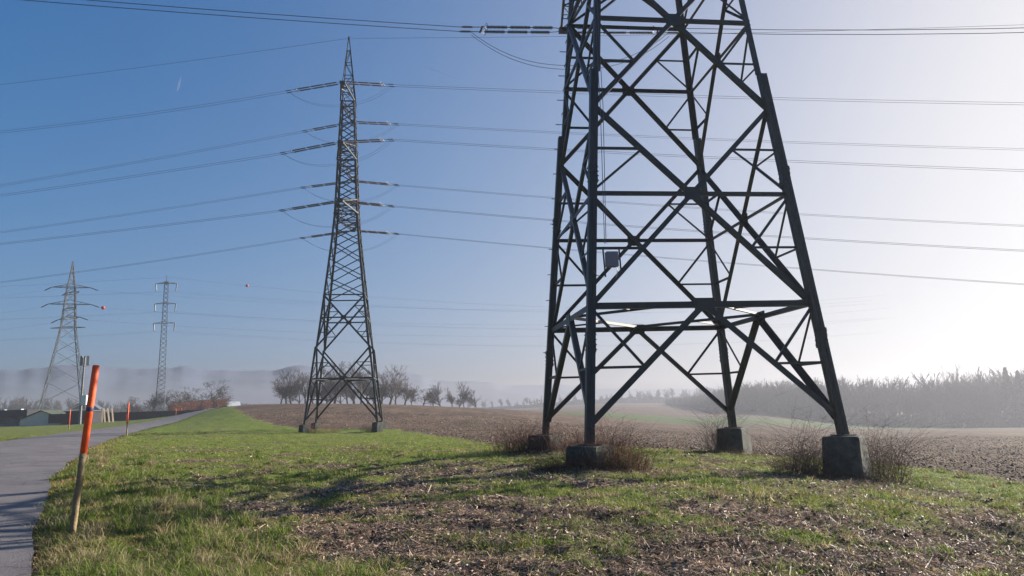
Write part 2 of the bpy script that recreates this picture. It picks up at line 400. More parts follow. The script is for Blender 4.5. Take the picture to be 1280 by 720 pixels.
# ------------------------------------------------------------------ mountains far away (about 11 km), clear of the haze layer
def build_mountains():
    rs = np.random.RandomState(3)
    n, k = 420, 40
    a = np.radians(np.linspace(-75, 60, n)); t = np.linspace(0, 1, k)
    A, T = np.meshgrid(a, t)
    peak = np.interp(np.degrees(a), [-75, -45, -36, -31, -27, -24, -20, -17, -14, -10, -6, 0, 10, 60],
                     [560, 700, 780, 860, 770, 800, 840, 830, 760, 640, 520, 380, 200, 80])
    ridge = peak*(.88 + .25*(fbm(np.degrees(a)*.35, a*0+2, 3)-.5))
    rad = 9500 + 2600*T
    prof = T**.8
    mx_, my_ = rad*np.sin(A)/700., rad*np.cos(A)/700.
    z = ridge[None, :]*prof - 250*(1-T) + 90*(fbm(mx_+50, my_+50, 5)-.5)*np.minimum(1, T*1.5)*(peak[None, :] > 5)
    V = np.stack([rad*np.sin(A), rad*np.cos(A), z], -1).reshape(-1, 3)
    back = np.stack([(rad[-1]+2500)*np.sin(a), (rad[-1]+2500)*np.cos(a), -250+0*a], -1)
    V = np.concatenate([V, back])
    i = np.arange(k)[:, None]*n+np.arange(n-1)[None, :]
    F = np.stack([i, i+1, i+n+1, i+n], -1).reshape(-1, 4)
    mt = bpy.data.materials.new('haze_tinted_snowy_rock'); mt.use_nodes = True; tt = mt.node_tree; N, L = tt.nodes, tt.links
    b = N['Principled BSDF']; b.inputs['Roughness'].default_value = .9
    tc = N.new('ShaderNodeTexCoord'); sx = N.new('ShaderNodeSeparateXYZ'); L.new(tc.outputs['Object'], sx.inputs[0])
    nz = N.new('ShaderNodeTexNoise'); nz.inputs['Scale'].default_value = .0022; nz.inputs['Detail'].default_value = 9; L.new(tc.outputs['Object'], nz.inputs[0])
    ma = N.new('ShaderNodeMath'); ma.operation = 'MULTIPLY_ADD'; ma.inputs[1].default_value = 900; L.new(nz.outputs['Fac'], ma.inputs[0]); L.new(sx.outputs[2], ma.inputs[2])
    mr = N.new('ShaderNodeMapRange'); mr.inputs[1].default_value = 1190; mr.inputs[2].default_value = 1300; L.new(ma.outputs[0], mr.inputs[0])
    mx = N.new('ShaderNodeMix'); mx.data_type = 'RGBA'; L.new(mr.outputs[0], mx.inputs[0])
    mx.inputs[6].default_value = (.095, .13, .205, 1); mx.inputs[7].default_value = (.13, .155, .21, 1); L.new(mx.outputs[2], b.inputs['Base Color'])  # blue fading of distant air is painted into both rock and snow
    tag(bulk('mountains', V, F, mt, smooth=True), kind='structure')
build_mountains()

# ------------------------------------------------------------------ lattice pylons
YAW = 0.1202
SG = {'A': (-1, -1), 'D': (1, -1), 'C': (1, 1), 'B': (-1, 1)}
FACES = (('A', 'D', (0, 1, 0)), ('B', 'C', (0, -1, 0)), ('A', 'B', (1, 0, 0)), ('D', 'C', (-1, 0, 0)))

def pylon(name, label, loc, prof, foot_z, ground_drop, panels, arms, splice, top, k, mt, near):
    """prof: [(z, half width)], panels: list of (z0, z1, kind); k: member size factor"""
    root = empty(name, loc, label, 'pylon', 'dark tension pylons of the front line', YAW)
    zs = [p_[0] for p_ in prof]; hs = [p_[1] for p_ in prof]
    def hw(z): return float(np.interp(z, zs, hs))
    def P(c, z): h = hw(z); return Vector((SG[c][0]*h, SG[c][1]*h, z))
    # legs
    for c in 'ABCD':
        sx, sy = SG[c]; b = MB()
        z0 = foot_z-.05
        knots = [z0, splice] + [z for z in zs if z > splice] 
        # lower leg: cruciform of two angles
        wl = (.205 if near else .17); t = .022*k
        p, q = P(c, z0), P(c, splice)
        u, v = Vector((1, 0, 0)), Vector((0, 1, 0)); e = wl*.5; n_ = t*.9; gq = .012
        # two big angles toe to toe: a box with a groove down each face
        b.prof(p, q, [(-e, -e), (-gq, -e), (-gq, -e+n_), (gq, -e+n_), (gq, -e), (e, -e), (e, -gq), (e-n_, -gq), (e-n_, gq), (e, gq), (e, e),
                      (gq, e), (gq, e-n_), (-gq, e-n_), (-gq, e), (-e, e), (-e, gq), (-e+n_, gq), (-e+n_, -gq), (-e, -gq)], u, v)
        if near:                                        # stitch plates and the clean-cut splice cover
            for zz in (3.91-.9, 6.86+.5):
                o_ = P(c, zz); b.box(o_, (wl+.005, wl+.005, .5))
                for dz in (-.18, -.06, .06, .18):
                    for bx, by in ((-.06, -1), (.06, -1), (1, -.06), (1, .06), (-1, .06)):
                        b.box(o_+Vector((bx if abs(bx) < 1 else bx*(wl/2+.02), by if abs(by) < 1 else by*(wl/2+.02), dz)), (.028, .028, .028))
        kk = [splice-.02] + [z for z in zs if z > splice and z <= top]
        for z1, z2 in zip(kk[:-1], kk[1:]):
            u, v = Vector((-sx, 0, 0)), Vector((0, -sy, 0)); wl2 = (.17 if z1 < 24 else .12)*k; t2 = .02*k
            p, q = P(c, z1), P(c, z2)
            b.prof(p, q, [(0, 0), (wl2, 0), (wl2, t2), (t2, t2), (t2, wl2), (0, wl2)], u, v)
        b.build('leg', mt, root)
        f = MB(); hgt = ground_drop+.5
        ws = .90 if near else .72; pc = P(c, foot_z); rsf = random.Random('ABCD'.index(c)+9); lv_ = [(-hgt, 1.04), (-hgt*.5, 1.0), (-.12, .925), (-.03, .905), (0, .84)]; vv = []
        for zz, sc_ in lv_:
            e = ws/2*sc_; ch = e*.12; ring_ = [(-e+ch, -e), (0, -e), (e-ch, -e), (e, -e+ch), (e, 0), (e, e-ch), (e-ch, e), (0, e), (-e+ch, e), (-e, e-ch), (-e, 0), (-e, -e+ch)]
            for a_, b_ in ring_:
                a_ += rsf.uniform(-.012, .012); b_ += rsf.uniform(-.012, .012); q_ = math.sqrt(.5)
                vv.append((pc.x+(a_+b_)*q_, pc.y+(b_-a_)*q_, foot_z+zz+rsf.uniform(-.008, .008)))
        f.add(vv, [(k_*12+i_, k_*12+(i_+1) % 12, k_*12+12+(i_+1) % 12, k_*12+12+i_) for k_ in range(4) for i_ in range(12)]+[tuple(48+i_ for i_ in range(12))])
        f.box(P(c, foot_z+.015), (.42*k, .42*k, .03))
        f.build('footing', M['concrete'], root)
    def lerp(a, b_, t): return a+(b_-a)*t
    for f1, f2, nin in FACES:
        nv = Vector(nin); b = MB(); red = .062*k; big = .125*k
        for z0, z1, kind in panels:
            a0, a1, b0, b1 = P(f1, z0), P(f1, z1), P(f2, z0), P(f2, z1)
            if kind == 'V':          # inverted V: legs at z0 up to the middle of the beam at z1
                mid = (a1+b1)/2
                for l0, l1 in ((a0, a1), (b0, b1)):
                    b.angle(l0, mid, .15*k, nv)
                    h = lerp(l0, mid, .47); hz = h.z; leg = lerp(l0, l1, (hz-z0)/(z1-z0))
                    b.angle(leg, h, red, nv); b.angle(h, lerp(l0, l1, .985), red, nv, flip=-1)
                b.angle(a1, b1, .15*k, nv)
                pl = MB(); pl.box(mid+nv*.0, (.5*k if abs(nin[1]) else .03, .03 if abs(nin[1]) else .5*k, .32*k)); pl.build('gusset_plate', mt, root)
            elif kind in ('XH', 'XL', 'X'):
                w0_, w1_ = hw(z0), hw(z1); fr = w0_/(w0_+w1_); zc = z0+(z1-z0)*fr
                ca, cb = P(f1, zc), P(f2, zc); c_ = (ca+cb)/2
                s_ = big if kind != 'X' else .07*k
                b.angle(a0, b1, s_, nv); b.angle(b0+nv*.02, a1+nv*.02, s_, nv, flip=-1)
                if kind in ('XH',):
                    b.angle(ca, cb, .10*k, nv)
                    pl = MB(); pl.box(c_, (.42*k if abs(nin[1]) else .03, .03 if abs(nin[1]) else .42*k, .34*k)); pl.build('gusset_plate', mt, root)
                    for l0, l1, lc in ((a0, a1, ca), (b0, b1, cb)):
                        for l, fr_ in ((l0, 1), (l1, 1)):
                            h = (l+c_)/2; leg = lerp(l0, l1, (h.z-z0)/(z1-z0))
                            b.angle(leg, h, red, nv); b.angle(h, lerp(lc, leg, .04), red, nv, flip=-1)
            elif kind == 'H':
                b.angle(a0, b0, .09*k, nv)
        b.build('face_bracing', mt, root)
    # horizontal diaphragm at the first beam level
    b = MB(); zd = [p_[1] for p_ in panels if p_[2] == 'V'] or [panels[0][0]+(panels[0][1]-panels[0][0])*.54]
    h = hw(zd[0]); mids = [Vector((0, -h, zd[0])), Vector((h, 0, zd[0])), Vector((0, h, zd[0])), Vector((-h, 0, zd[0]))]
    for i in range(4):
        b.angle(mids[i]+Vector((0, 0, .04)), mids[(i+1) % 4]+Vector((0, 0, .04)), .08*k, (0, 0, 1))
    for i in range(4):
        c = 'ADCB'[i]; cpt = P(c, zd[0]); mpt = (mids[i-1]+mids[i])/2
        b.angle(cpt+Vector((0, 0, .06)), mpt+Vector((0, 0, .06)), .055*k, (0, 0, 1))
    b.build('diaphragm', mt, root)
    # cross-arms
    for z, L, rise in arms:
        for s in (-1, 1):
            b = MB(); tip = Vector((0, s*L, z)); h0, h1 = hw(z), hw(z+rise)
            tp = tip + Vector((0, -s*.15, 0))
            lo = [Vector((sx*h0, s*h0, z)) for sx in (-1, 1)]; up = [Vector((sx*h1, s*h1, z+rise)) for sx in (-1, 1)]
            ends = [tip+Vector((sx*.14, 0, 0)) for sx in (-1, 1)]
            for i in (0, 1):
                b.angle(lo[i], ends[i], .10*k, (0, 0, 1)); b.angle(up[i], ends[i]+Vector((0, 0, .1)), .09*k, (0, 0, -1))
            n = max(3, int((L-h0)/(1.0)))
            for j in range(n):
                t0, t1 = j/n, (j+1)/n
                p = [lerp(lo[i], ends[i], t0) for i in (0, 1)]; q = [lerp(lo[i], ends[i], t1) for i in (0, 1)]
                u_ = [lerp(up[i], ends[i], t0) for i in (0, 1)]; u2 = [lerp(up[i], ends[i], t1) for i in (0, 1)]
                b.angle(p[j % 2], q[1-j % 2], .05*k, (0, 0, 1)); b.angle(p[0], p[1], .05*k, (0, 0, 1))
                if j:
                    b.angle(u_[0], u_[1], .045*k, (0, 0, 1))
                    for i in (0, 1): b.angle(p[i], u_[i], .045*k, (1, 0, 0))
                for i in (0, 1):
                    if j < n-1: b.angle(p[i], u2[i], .045*k, (1, 0, 0))
            b.box(tip, (.5, .3, .22))
            b.build('crossarm', mt, root)
    # peak
    b = MB(); zt = prof[-1][0]
    for c in 'ABCD': b.angle(P(c, top), Vector((0, 0, zt)), .07*k, (SG[c][0], 0, 0))
    n = 5
    for j in range(n):
        z0, z1 = top+(zt-top)*j/n, top+(zt-top)*(j+1)/n
        for f1, f2, nin in FACES:
            if j: b.angle(P(f1, z0), P(f2, z0), .045*k, nin)
            if j < n-1: b.angle(P(f1 if j % 2 else f2, z0), P(f2 if j % 2 else f1, z1), .045*k, nin)
    b.box((0, 0, zt), (.16, .16, .3))
    b.build('peak', mt, root)
    # climbing bolts on one leg
    for i, z in enumerate(np.arange(foot_z+2.2, 15 if near else 12, .42)):
        b = MB(); p = P('B', z); d = Vector((-1, 0, 0)) if i % 2 else Vector((0, 1, 0))
        b.bar(p, p+d*.22, .02*k); b.build('climbing_bolt', mt, root)
    return root

Z1 = 0.0           # world height of the near tower's local origin (ground there)
profN = [(-.5, 3.24), (14.2, 2.05), (19.6, 1.61), (27.5, 1.15), (33.7, .72), (39.9, .03)]
# panels on the near tower
near_pan = [(1.05, 3.91, 'V'), (3.91, 9.35, 'XH'), (9.35, 14.2, 'XH'), (14.2, 17.0, 'X'), (17.0, 19.6, 'X'), (19.6, 19.6, 'H'), (21.2, 21.2, 'H'), (14.2, 14.2, 'H')]
z = 19.6
while z < 33: near_pan.append((z, z+1.7, 'X')); z += 1.7
near_pan[-1] = (near_pan[-1][0], 33.7, 'X')
T1 = pylon('lattice_pylon', 'huge dark steel pylon cut off by the top edge, on four concrete blocks',
           (4.435, 20, Z1), profN, .6, .95, near_pan, [(19.89, 12.1, 2.0), (27.5, 6.0, 1.5), (33.0, 5, 1.2)], 10.35, 33.7, 1.0, M['paint'], True)

profF = [(2.3, 3.16), (9.35, 2.39), (14.2, 1.87), (19.5, 1.33), (22.1, 1.12), (27.5, .92), (33.7, .67), (40.66, .03)]
DZ = 1.0          # local frame shift so that the far tower's origin sits on its ground
pf = [(z-DZ, h) for z, h in profF]
fp = [(2.9, 9.35, 'XH'), (9.35, 14.2, 'XH')]
z = 14.2
for st in (1.75, 1.75, 1.75): fp.append((z, z+st, 'X')); z += st
fp += [(19.45, 20.8, 'X'), (20.8, 22.05, 'X')]
z = 22.05; st = (33.66-22.05)/10
for i in range(10): fp.append((z, z+st, 'X')); z += st
for zz in (22.05, 23.5, 27.48, 29.0, 33.66, 14.2): fp.append((zz, zz, 'H'))
fp = [(a-DZ, b-DZ, c) for a, b, c in fp]
T2 = pylon('lattice_pylon', 'dark steel pylon with pointed peak, seen whole left of the huge one',
           (-15.67, 64.72, -2.21+DZ), pf, 2.58-DZ, .95, fp,
           [(22.06-DZ, 5.3, 1.5), (27.49-DZ, 5.5, 1.5), (33.66-DZ, 4.6, 1.2)], 9.4-DZ, 33.7-DZ, 1.15, M['paint'], False)

# small cabinet hung on the near tower's bracing, with its two hanger bars and cables
cab = empty('equipment_cabinet', (0, 0, 0), 'small pale grey cabinet hung in the bracing of the huge pylon', 'cabinet')
cx, cy, cz = 2.43, 16.42, 4.97
b = MB(); b.box((cx, cy, cz), (.28, .2, .36), YAW)
for i in range(6): b.box((cx, cy-.105, cz-.14+.045*i), (.25, .012, .02), YAW)
b.build('cabinet_body', M['white_box'], cab)
b = MB(); b.bar((cx-.2, cy+.02, cz+.3), (cx-.17, cy+.02, cz-.42), .035); b.bar((cx+.19, cy+.02, cz+.3), (cx+.21, cy+.02, cz-.3), .035)
b.build('hanger_bars', M['paint'], cab)
b = MB(); b.tube([(cx+.1, cy, cz-.18), (cx+.12, cy, cz-.3), (cx+.08, cy, cz-.45)], .008)
b.build('cable', M['wire'], cab); b = MB(); b.tube([(cx-.17, cy, cz-.35), (cx-.25, cy, cz-.42), (cx-.38, cy, cz-.38), (cx-.45, cy, cz-.25)], .01)
b.build('cable', M['wire'], cab)
b = MB()
for dx in (0, .07):
    b.tube([(cx-.15+dx*.5, cy+.02, cz+.4), (cx-.04+dx, cy+.25, 9.0), (cx+.02+dx, cy+.8, 15.0), (cx+.05+dx, cy+1.4, 20)], .009, 5)
tag(b.build('hanging_cable', M['wire']), 'pair of thin cables hanging inside the huge pylon above the small cabinet', 'cable')

# ------------------------------------------------------------------ insulators and conductors
def ring(b, c, ax, r, t, n=14):
    ax = Vector(ax).normalized(); u = ax.cross(Vector((0, 0, 1))).normalized(); v = ax.cross(u)
    b.tube([Vector(c)+u*(r*math.cos(a))+v*(r*math.sin(a)) for a in np.linspace(0, 2*math.pi, n)], t, 5)

def ins_string(tip, end, label, group, near=False):
    tip, end = Vector(tip), Vector(end); d = (end-tip); Ln = d.length; d.normalize()
    side = Vector((-math.sin(YAW), math.cos(YAW), 0)); side = (side-d*side.dot(d)).normalized()
    root = empty('insulator_string', tip, label, 'insulator', group)
    e = Vector((0, 0, 0)); n = 8 if near else 6
    off = .21
    links = {}
    for s in (-1, 1):
        links[s] = MB(); links[s].bar(e+side*s*off*.6, d*.5+side*s*off, .025)
    a, z_ = .5, Ln-1.15
    seg = (z_-a)/3
    for s in (-1, 1):
        rb = MB()
        for j in range(3):
            p, q = d*(a+seg*j)+side*s*off, d*(a+seg*(j+1)-.09)+side*s*off
            nr = 15; pr = [(0, .03)]
            for i in range(nr):
                t0 = .04+.92*i/nr; pr += [(t0, .042), (t0+.5*.92/nr, .085), (t0+.6*.92/nr, .045)]
            pr.append((1, .03))
            rb.lathe(p, q, pr, n)
            if j < 2: rb.bar(q-d*.02, q+d*.11, .035)
        rb.build('insulator_rod', M['porcelain'], root, True)
    y0 = z_
    yk = MB(); yk.bar(d*(y0+.1)-side*(off+.08), d*(y0+.1)+side*(off+.08), .09, .03); yk.build('yoke_plate', M['cap'], root)
    for s in (-1, 1):
        links[s].build('suspension_link', M['cap'], root)
        rg = MB(); ring(rg, d*(y0-.12)+side*s*off, d, .17, .012); rg.bar(d*(y0-.12)+side*s*(off+.17), d*(y0+.1)+side*s*off, .015); rg.build('corona_ring', M['cap'], root)
        cl = MB(); cl.bar(d*(y0+.02)+side*s*off, d*(y0+.6)+side*s*.2, .03)
        cl.lathe(d*(y0+.55)+side*s*.2, d*Ln+side*s*.2, [(0, .02), (.08, .045), (.8, .05), (1, .018)], 8)
        cl.build('dead_end_clamp', M['cap'], root)
    return side*.2

def parab(p, dirh, z1, s1, z2, s2, ext, n=26):
    """span through p (s=0, z=p.z) with heights z1,z2 at distances s1,s2"""
    z0 = p[2]
    A = np.array([[s1, s1*s1], [s2, s2*s2]]); m_, k_ = np.linalg.solve(A, [z1-z0, z2-z0])
    k_ = max(k_, 0.0003)
    m_ = (z2-z0)/s2 - k_*s2
    out = []
    for t in np.linspace(0, 1, n):
        s = ext*t; out.append(Vector((p[0]+dirh[0]*s, p[1]+dirh[1]*s, z0+m_*s+k_*s*s)))
    return out

def conductor(pts, off, label, group, r=.013):
    b = MB()
    for s in (-1, 1): b.tube([p+off*s for p in pts], r, 5)
    tag(b.build('power_line', M['wire']), label, 'power line', group)

def jumper(p, q, sag, off, label, group, r=.009):
    pts = []
    for t in np.linspace(0, 1, 21):
        c = p.lerp(q, t); c = c.copy(); c.z -= sag*(1-abs(2*t-1)**2.4); pts.append(c)
    b = MB()
    for s in (-1, 1): b.tube([x_+off*s for x_ in pts], r, 5)
    tag(b.build('jumper_cable', M['wire']), label, 'cable', group)

DL = Vector((-.996, .09)); DR = Vector((.982, -.19)); W0 = 1.6
ad = (-math.sin(YAW), math.cos(YAW)); ax = (-15.67, 64.72)
rows = [  # key, arm length, z, side, left [(s,z)*3], right [(s,z)*3]
 ('top near', 4.6, 29.85, -1, [(5.44, 29.31), (17.72, 28.2), (33.94, 27.91-.6)], [(5.07, 28.91), (20.14, 26.9), (55.29, 21.23)]),
 ('middle near', 5.5, 23.68, -1, [(5.6, 22.94), (16.99, 21.98), (32.63, 20.61)], [(5.1, 23.34), (19.75, 20.93), (53.87, 15.77)]),
 ('lowest near', 5.3, 18.25, -1, [(5.6, 17.66), (16.79, 16.96), (32.31, 16.02)], [(5.08, 17.32), (19.53, 14.84), (53.22, 9.84)]),
 ('top far', 4.6, 29.85, 1, [(5.54, 29.18), (21.35, 27.28), (39.7, 25.29)], [(5.1, 29.05), (21.83, 26.35), (62.07, 20.41)]),
 ('middle far', 5.5, 23.68, 1, [(5.8, 23.28), (21.4, 21.79), (39.79, 20.26)], [(5.03, 22.75), (21.73, 19.86), (61.85, 13.84)]),
 ('lowest far', 5.3, 18.25, 1, [(5.7, 17.73), (21.01, 16.14), (39.11, 14.61)], [(5.03, 17.5), (21.48, 14.82), (61.01, 8.73)])]
for key, L_, z_, s_, lf, rt in rows:
    tip = Vector((ax[0]+ad[0]*L_*s_, ax[1]+ad[1]*L_*s_, z_+W0))
    lv, sdw = key.split(); ends = []
    for nm, D_, ob in (('left', DL, lf), ('right', DR, rt)):
        s0, z0 = ob[0]; e = Vector((tip.x+D_.x*s0, tip.y+D_.y*s0, z0+W0))
        off = ins_string(tip, e, 'insulator pair reaching %s from the %s-side crossarm of the whole dark pylon' % (nm, key), 'double insulators of the whole dark pylon')
        p = (e.x, e.y, e.z)
        pts = parab(p, D_, ob[1][1]+W0, ob[1][0]-s0, ob[2][1]+W0, ob[2][0]-s0, 95 if nm == 'left' else 130)
        conductor(pts, Vector((off.x, off.y, 0)), 'power line leading %s from the %s-side crossarm of the whole dark pylon' % (nm, key), 'power lines of the whole dark pylon')
        ends.append(e-Vector((0, 0, .1))-Vector((D_.x, D_.y, 0))*.4)
    jumper(ends[0], ends[1], 1.55, Vector((off.x, off.y, 0)), 'thin loop cable hanging below the %s-side crossarm of the whole dark pylon' % key, 'loop cables of the whole dark pylon')
ap = (ax[0], ax[1], 36.85+W0)
for nm, D_, ob in (('left', DL, [(19.97, 35.56), (37.62, 34.71)]), ('right', DR, [(13.56, 35.2), (32.27, 32.75)])):
    pts = parab(ap, D_, ob[0][1]+W0, ob[0][0], ob[1][1]+W0, ob[1][0], 110)
    b = MB(); b.tube(pts, .014, 5)
    tag(b.build('earth_wire', M['wire']), 'single thin wire running %s from the pointed peak of the whole dark pylon' % nm, 'wire')
# near tower, far arm
tip = Vector((2.98, 32.01, 18.29+W0)); ends = []
for nm, D_, e_, a1, a2, ext in (('left', Vector((-.958, -.287)), (5.3, 17.65), (15.06, 17.04), (22.01, 16.69), 75),
                                ('right', DR, (5.58, 17.5), (13.2, 16.33), (20.13, 15.45), 110)):
    e = Vector((tip.x+D_.x*e_[0], tip.y+D_.y*e_[0], e_[1]+W0))
    off = ins_string(tip+Vector((D_.x, D_.y, 0))*.15, e, 'double ribbed insulator reaching %s from the huge pylon at the top of the picture' % nm, 'double insulators of the huge pylon', True)
    pts = parab((e.x, e.y, e.z), D_, a1[1]+W0, a1[0]-e_[0], a2[1]+W0, a2[0]-e_[0], ext)
    conductor(pts, Vector((off.x, off.y, 0)), 'twin power line leading %s from the huge pylon along the top of the picture' % nm, 'power lines of the huge pylon', .015)
    ends.append(e-Vector((D_.x, D_.y, 0))*.5-Vector((0, 0, .12)))
jumper(ends[0], ends[1], 1.75, Vector((off.x, off.y, 0)), 'twin loop cable sagging behind the left legs of the huge pylon near the top', None, .012)

# ------------------------------------------------------------------ distant pylons
def lattice(root, corners, levels, leg_w, br_w, mt, names=('leg', 'face_bracing')):
    """corners(z)->4 points"""
    for i in range(4):
        b = MB()
        for z0, z1 in zip(levels[:-1], levels[1:]): b.angle(corners(z0)[i], corners(z1)[i], leg_w, (0, 0, 0) if 0 else (corners(z0)[(i+1) % 4]-corners(z0)[i]))
        b.build(names[0], mt[i] if isinstance(mt, list) else mt, root)
    for i in range(4):
        b = MB(); j = (i+1) % 4
        for k_, (z0, z1) in enumerate(zip(levels[:-1], levels[1:])):
            a0, a1, b0, b1 = corners(z0)[i], corners(z1)[i], corners(z0)[j], corners(z1)[j]
            nin = (sum(corners(z0), Vector())/4-(a0+b0)/2)
            b.angle(a0, b1, br_w, nin); b.angle(b0, a1, br_w, nin, flip=-1)
        b.build(names[1], mt[i] if isinstance(mt, list) else mt, root)

def simple_arm(b, c0, tip, h, rise, wdt, n=4):
    d = Vector(tip)-Vector(c0); pv = Vector((-d.y, d.x, 0)).normalized()*h
    A, B, U = Vector(c0)+pv, Vector(c0)-pv, Vector(c0)+Vector((0, 0, rise)); T = Vector(tip)
    for p in (A, B, U): b.bar(p, T, wdt)
    for j in range(1, n):
        t = j/n; a, b_, u = A.lerp(T, t), B.lerp(T, t), U.lerp(T, t)
        b.bar(a, b_, wdt*.6); b.bar(a, u, wdt*.6); b.bar(b_, u, wdt*.6)

# broad grey tower far left
t3x, t3y = -108.6, 168; g3 = gz(t3x, t3y)
T3 = empty('lattice_pylon', (t3x, t3y, g3), 'broad grey lattice pylon with many short crossarms at far left behind the gabled shed', 'pylon', None, R(38))
z3 = lambda zr: zr+W0-g3
prof3 = [(0, 4.9), (z3(21.6), 1.55), (z3(31), .95), (z3(33.2), .6), (z3(38.2), .05)]
def c3(z):
    h = float(np.interp(z, [a[0] for a in prof3], [a[1] for a in prof3])); return [Vector((sx*h, sy*h, z)) for sx, sy in ((-1, -1), (1, -1), (1, 1), (-1, 1))]
lv3 = [0, 5, 9.6, 13.6, 17, 20, z3(21.6)] + list(np.arange(z3(21.6)+2.2, z3(33.5), 2.1)) + [z3(34), z3(36), z3(38.2)]
lattice(T3, c3, lv3, .2, .10, M['galv'])
b = MB()
for i in range(4): b.bar(c3(3.2)[i], c3(3.2)[(i+1) % 4], .12)
b.build('base_beam', M['galv'], T3)
def loc3(x, y):   # world horizontal offset -> local
    a = -R(38); return (x*math.cos(a)-y*math.sin(a), x*math.sin(a)+y*math.cos(a))
arm_ends = []
for zr, Lx, Ly, rise, m_ in ((31.6, 4.0, 1.2, .9, 'galv_dark'), (30.1, 3.6, -2.2, .4, 'galv_dark'), (27.4, 4.4, 1.4, 1.1, 'galv_dark'), (26.2, 3.0, -2.0, .4, 'galv_dark'), (23.9, 3.8, -1.8, .7, 'galv_dark'), (21.6, 4.2, .2, .3, 'galv_dark')):
    for s in (-1, 1):
        b = MB(); lx, ly = loc3(Lx*s, Ly*s)
        simple_arm(b, (0, 0, z3(zr)), (lx, ly, z3(zr)), 1.1, rise, .12)
        b.build('crossarm', M[m_], T3)
        arm_ends.append((zr, s, t3x+Lx*s, t3y+Ly*s))
for zr, s, x_, y_ in arm_ends:
    if zr in (30.1, 26.2, 21.6): continue
    e = Vector((x_+s*1.9, y_+.3, zr+W0-.75)); root = empty('insulator_string', (x_, y_, zr+W0), 'short dark insulator at the %s end of the %s long crossarm, broad grey pylon' % ('left' if s < 0 else 'right', {31.6: 'highest', 27.4: 'middle', 23.9: 'lower'}[zr]), 'insulator', 'insulators of the broad grey pylon')
    b = MB(); b.lathe((0, 0, 0), e-root.location, [(0, .04), (.05, .12), (.9, .12), (1, .04)], 6); b.build('insulator_rod', M['galv_dark'], root)
    D_ = (s*.97, .22 if s > 0 else .1); pts = []
    for t in np.linspace(0, 1, 24):
        q = t*230; pts.append(Vector((e.x+D_[0]*q, e.y+D_[1]*q, e.z-.085*q+.00037*q*q)))
    b = MB(); b.tube(pts, .012, 4)
    tag(b.build('power_line', M['wire']), 'faint line leading %s from the %s long crossarm of the broad grey pylon' % ('left' if s < 0 else 'right', {31.6: 'highest', 27.4: 'middle', 23.9: 'lower'}[zr]), 'power line', 'faint power lines of the broad grey pylon')

# slim tower, left of centre
t4x, t4y = -101.3, 200.; g4 = gz(t4x, t4y)
T4 = empty('lattice_pylon', (t4x, t4y, g4), 'slim pale lattice pylon with hanging insulators left of centre, far away beyond the road', 'pylon', None, R(24))
prof4 = [(0, 1.35), (14, .95), (36, .62), (40.5, .5)]
zt4 = 38.3+W0-g4
def c4(z):
    h = float(np.interp(z, [0, 14, zt4], [1.3, .9, .55])); return [Vector((sx*h, sy*h, z)) for sx, sy in ((-1, -1), (1, -1), (1, 1), (-1, 1))]
lattice(T4, c4, list(np.linspace(0, zt4, 30)), .17, .075, [M['galv_dark'], M['galv_sunlit'], M['galv_sunlit'], M['galv_dark']])  # sunlit right and shaded left sides are put into the steel colours
b = MB(); b.bar((0, 0, zt4), (0, 0, zt4+2), .18); b.box((0, 0, zt4), (1.2, 1.2, .3)); b.build('peak', M['galv'], T4)
def loc4(x, y): a = -R(24); return (x*math.cos(a)-y*math.sin(a), x*math.sin(a)+y*math.cos(a))
for zr, nm in ((37.9, 'top'), (31.9, 'middle'), (26.2, 'lowest')):
    for s in (-1, 1):
        b = MB(); lx, ly = loc4(2.9*s, .4*s)
        zz = zr+W0-g4
        simple_arm(b, (0, 0, zz), (lx, ly, zz), .5, .5, .12, 3); b.build('crossarm', M['galv'], T4)
        wx, wy, wz = t4x+2.9*s, t4y+.4*s, zr+W0
        root = empty('insulator_string', (wx, wy, wz), 'dark insulator hanging from the %s end of the %s crossarm of the slim pale pylon' % ('left' if s < 0 else 'right', nm), 'insulator', 'insulators hanging on the slim pale pylon')
        b = MB(); b.lathe((0, 0, 0), (s*-.25, 0, -2.3), [(0, .05), (.04, .16), (.9, .16), (1, .05)], 7); b.build('insulator_rod', M['galv_dark'], root)
        b = MB(); pts = []
        for t in np.linspace(-.5, 1, 40):
            q = t*260; pts.append(Vector((wx-s*.25+.95*q, wy+.30*q, wz-2.35-(.075*abs(q)-.00029*q*q))))
        b.tube(pts, .012, 4)
        tag(b.build('power_line', M['wire']), 'faint line hung from the %s end of the %s crossarm, slim pale pylon' % ('left' if s < 0 else 'right', nm), 'power line', 'faint power lines of the slim pale pylon')
# earth wire with red marker balls
b = MB(); pts = [Vector((t4x+.95*q, t4y+.3*q, 41.5-.105*abs(q)+.00036*q*q)) for q in np.linspace(-100, 260, 40)]
b.tube(pts, .018, 4); tag(b.build('earth_wire', M['wire']), 'faint wire with a red ball running from the top of the slim pale pylon', 'wire')
for (x_, y_, z_, lb) in ((-80.2, 206.7, 39.35, 'small red ball on a wire in the sky right of the slim pale pylon'), (-101.5, 169.9, 28.17, 'small red ball on a wire in the sky between the two distant pylons')):
    root = empty('marker_ball', (x_, y_, z_), lb, 'marker ball', 'red marker balls on the wires')
    b = MB(); b.lathe((0, 0, -.45), (0, 0, .45), [((1-math.cos(a))/2, max(.45*math.sin(a), .01)) for a in np.linspace(0, math.pi, 9)], 12); b.build('ball', M['ball'], root, True)
    b = MB(); b.bar((-.6, 0, 0), (.6, 0, 0), .06); b.build('clamp', M['cap'], root)

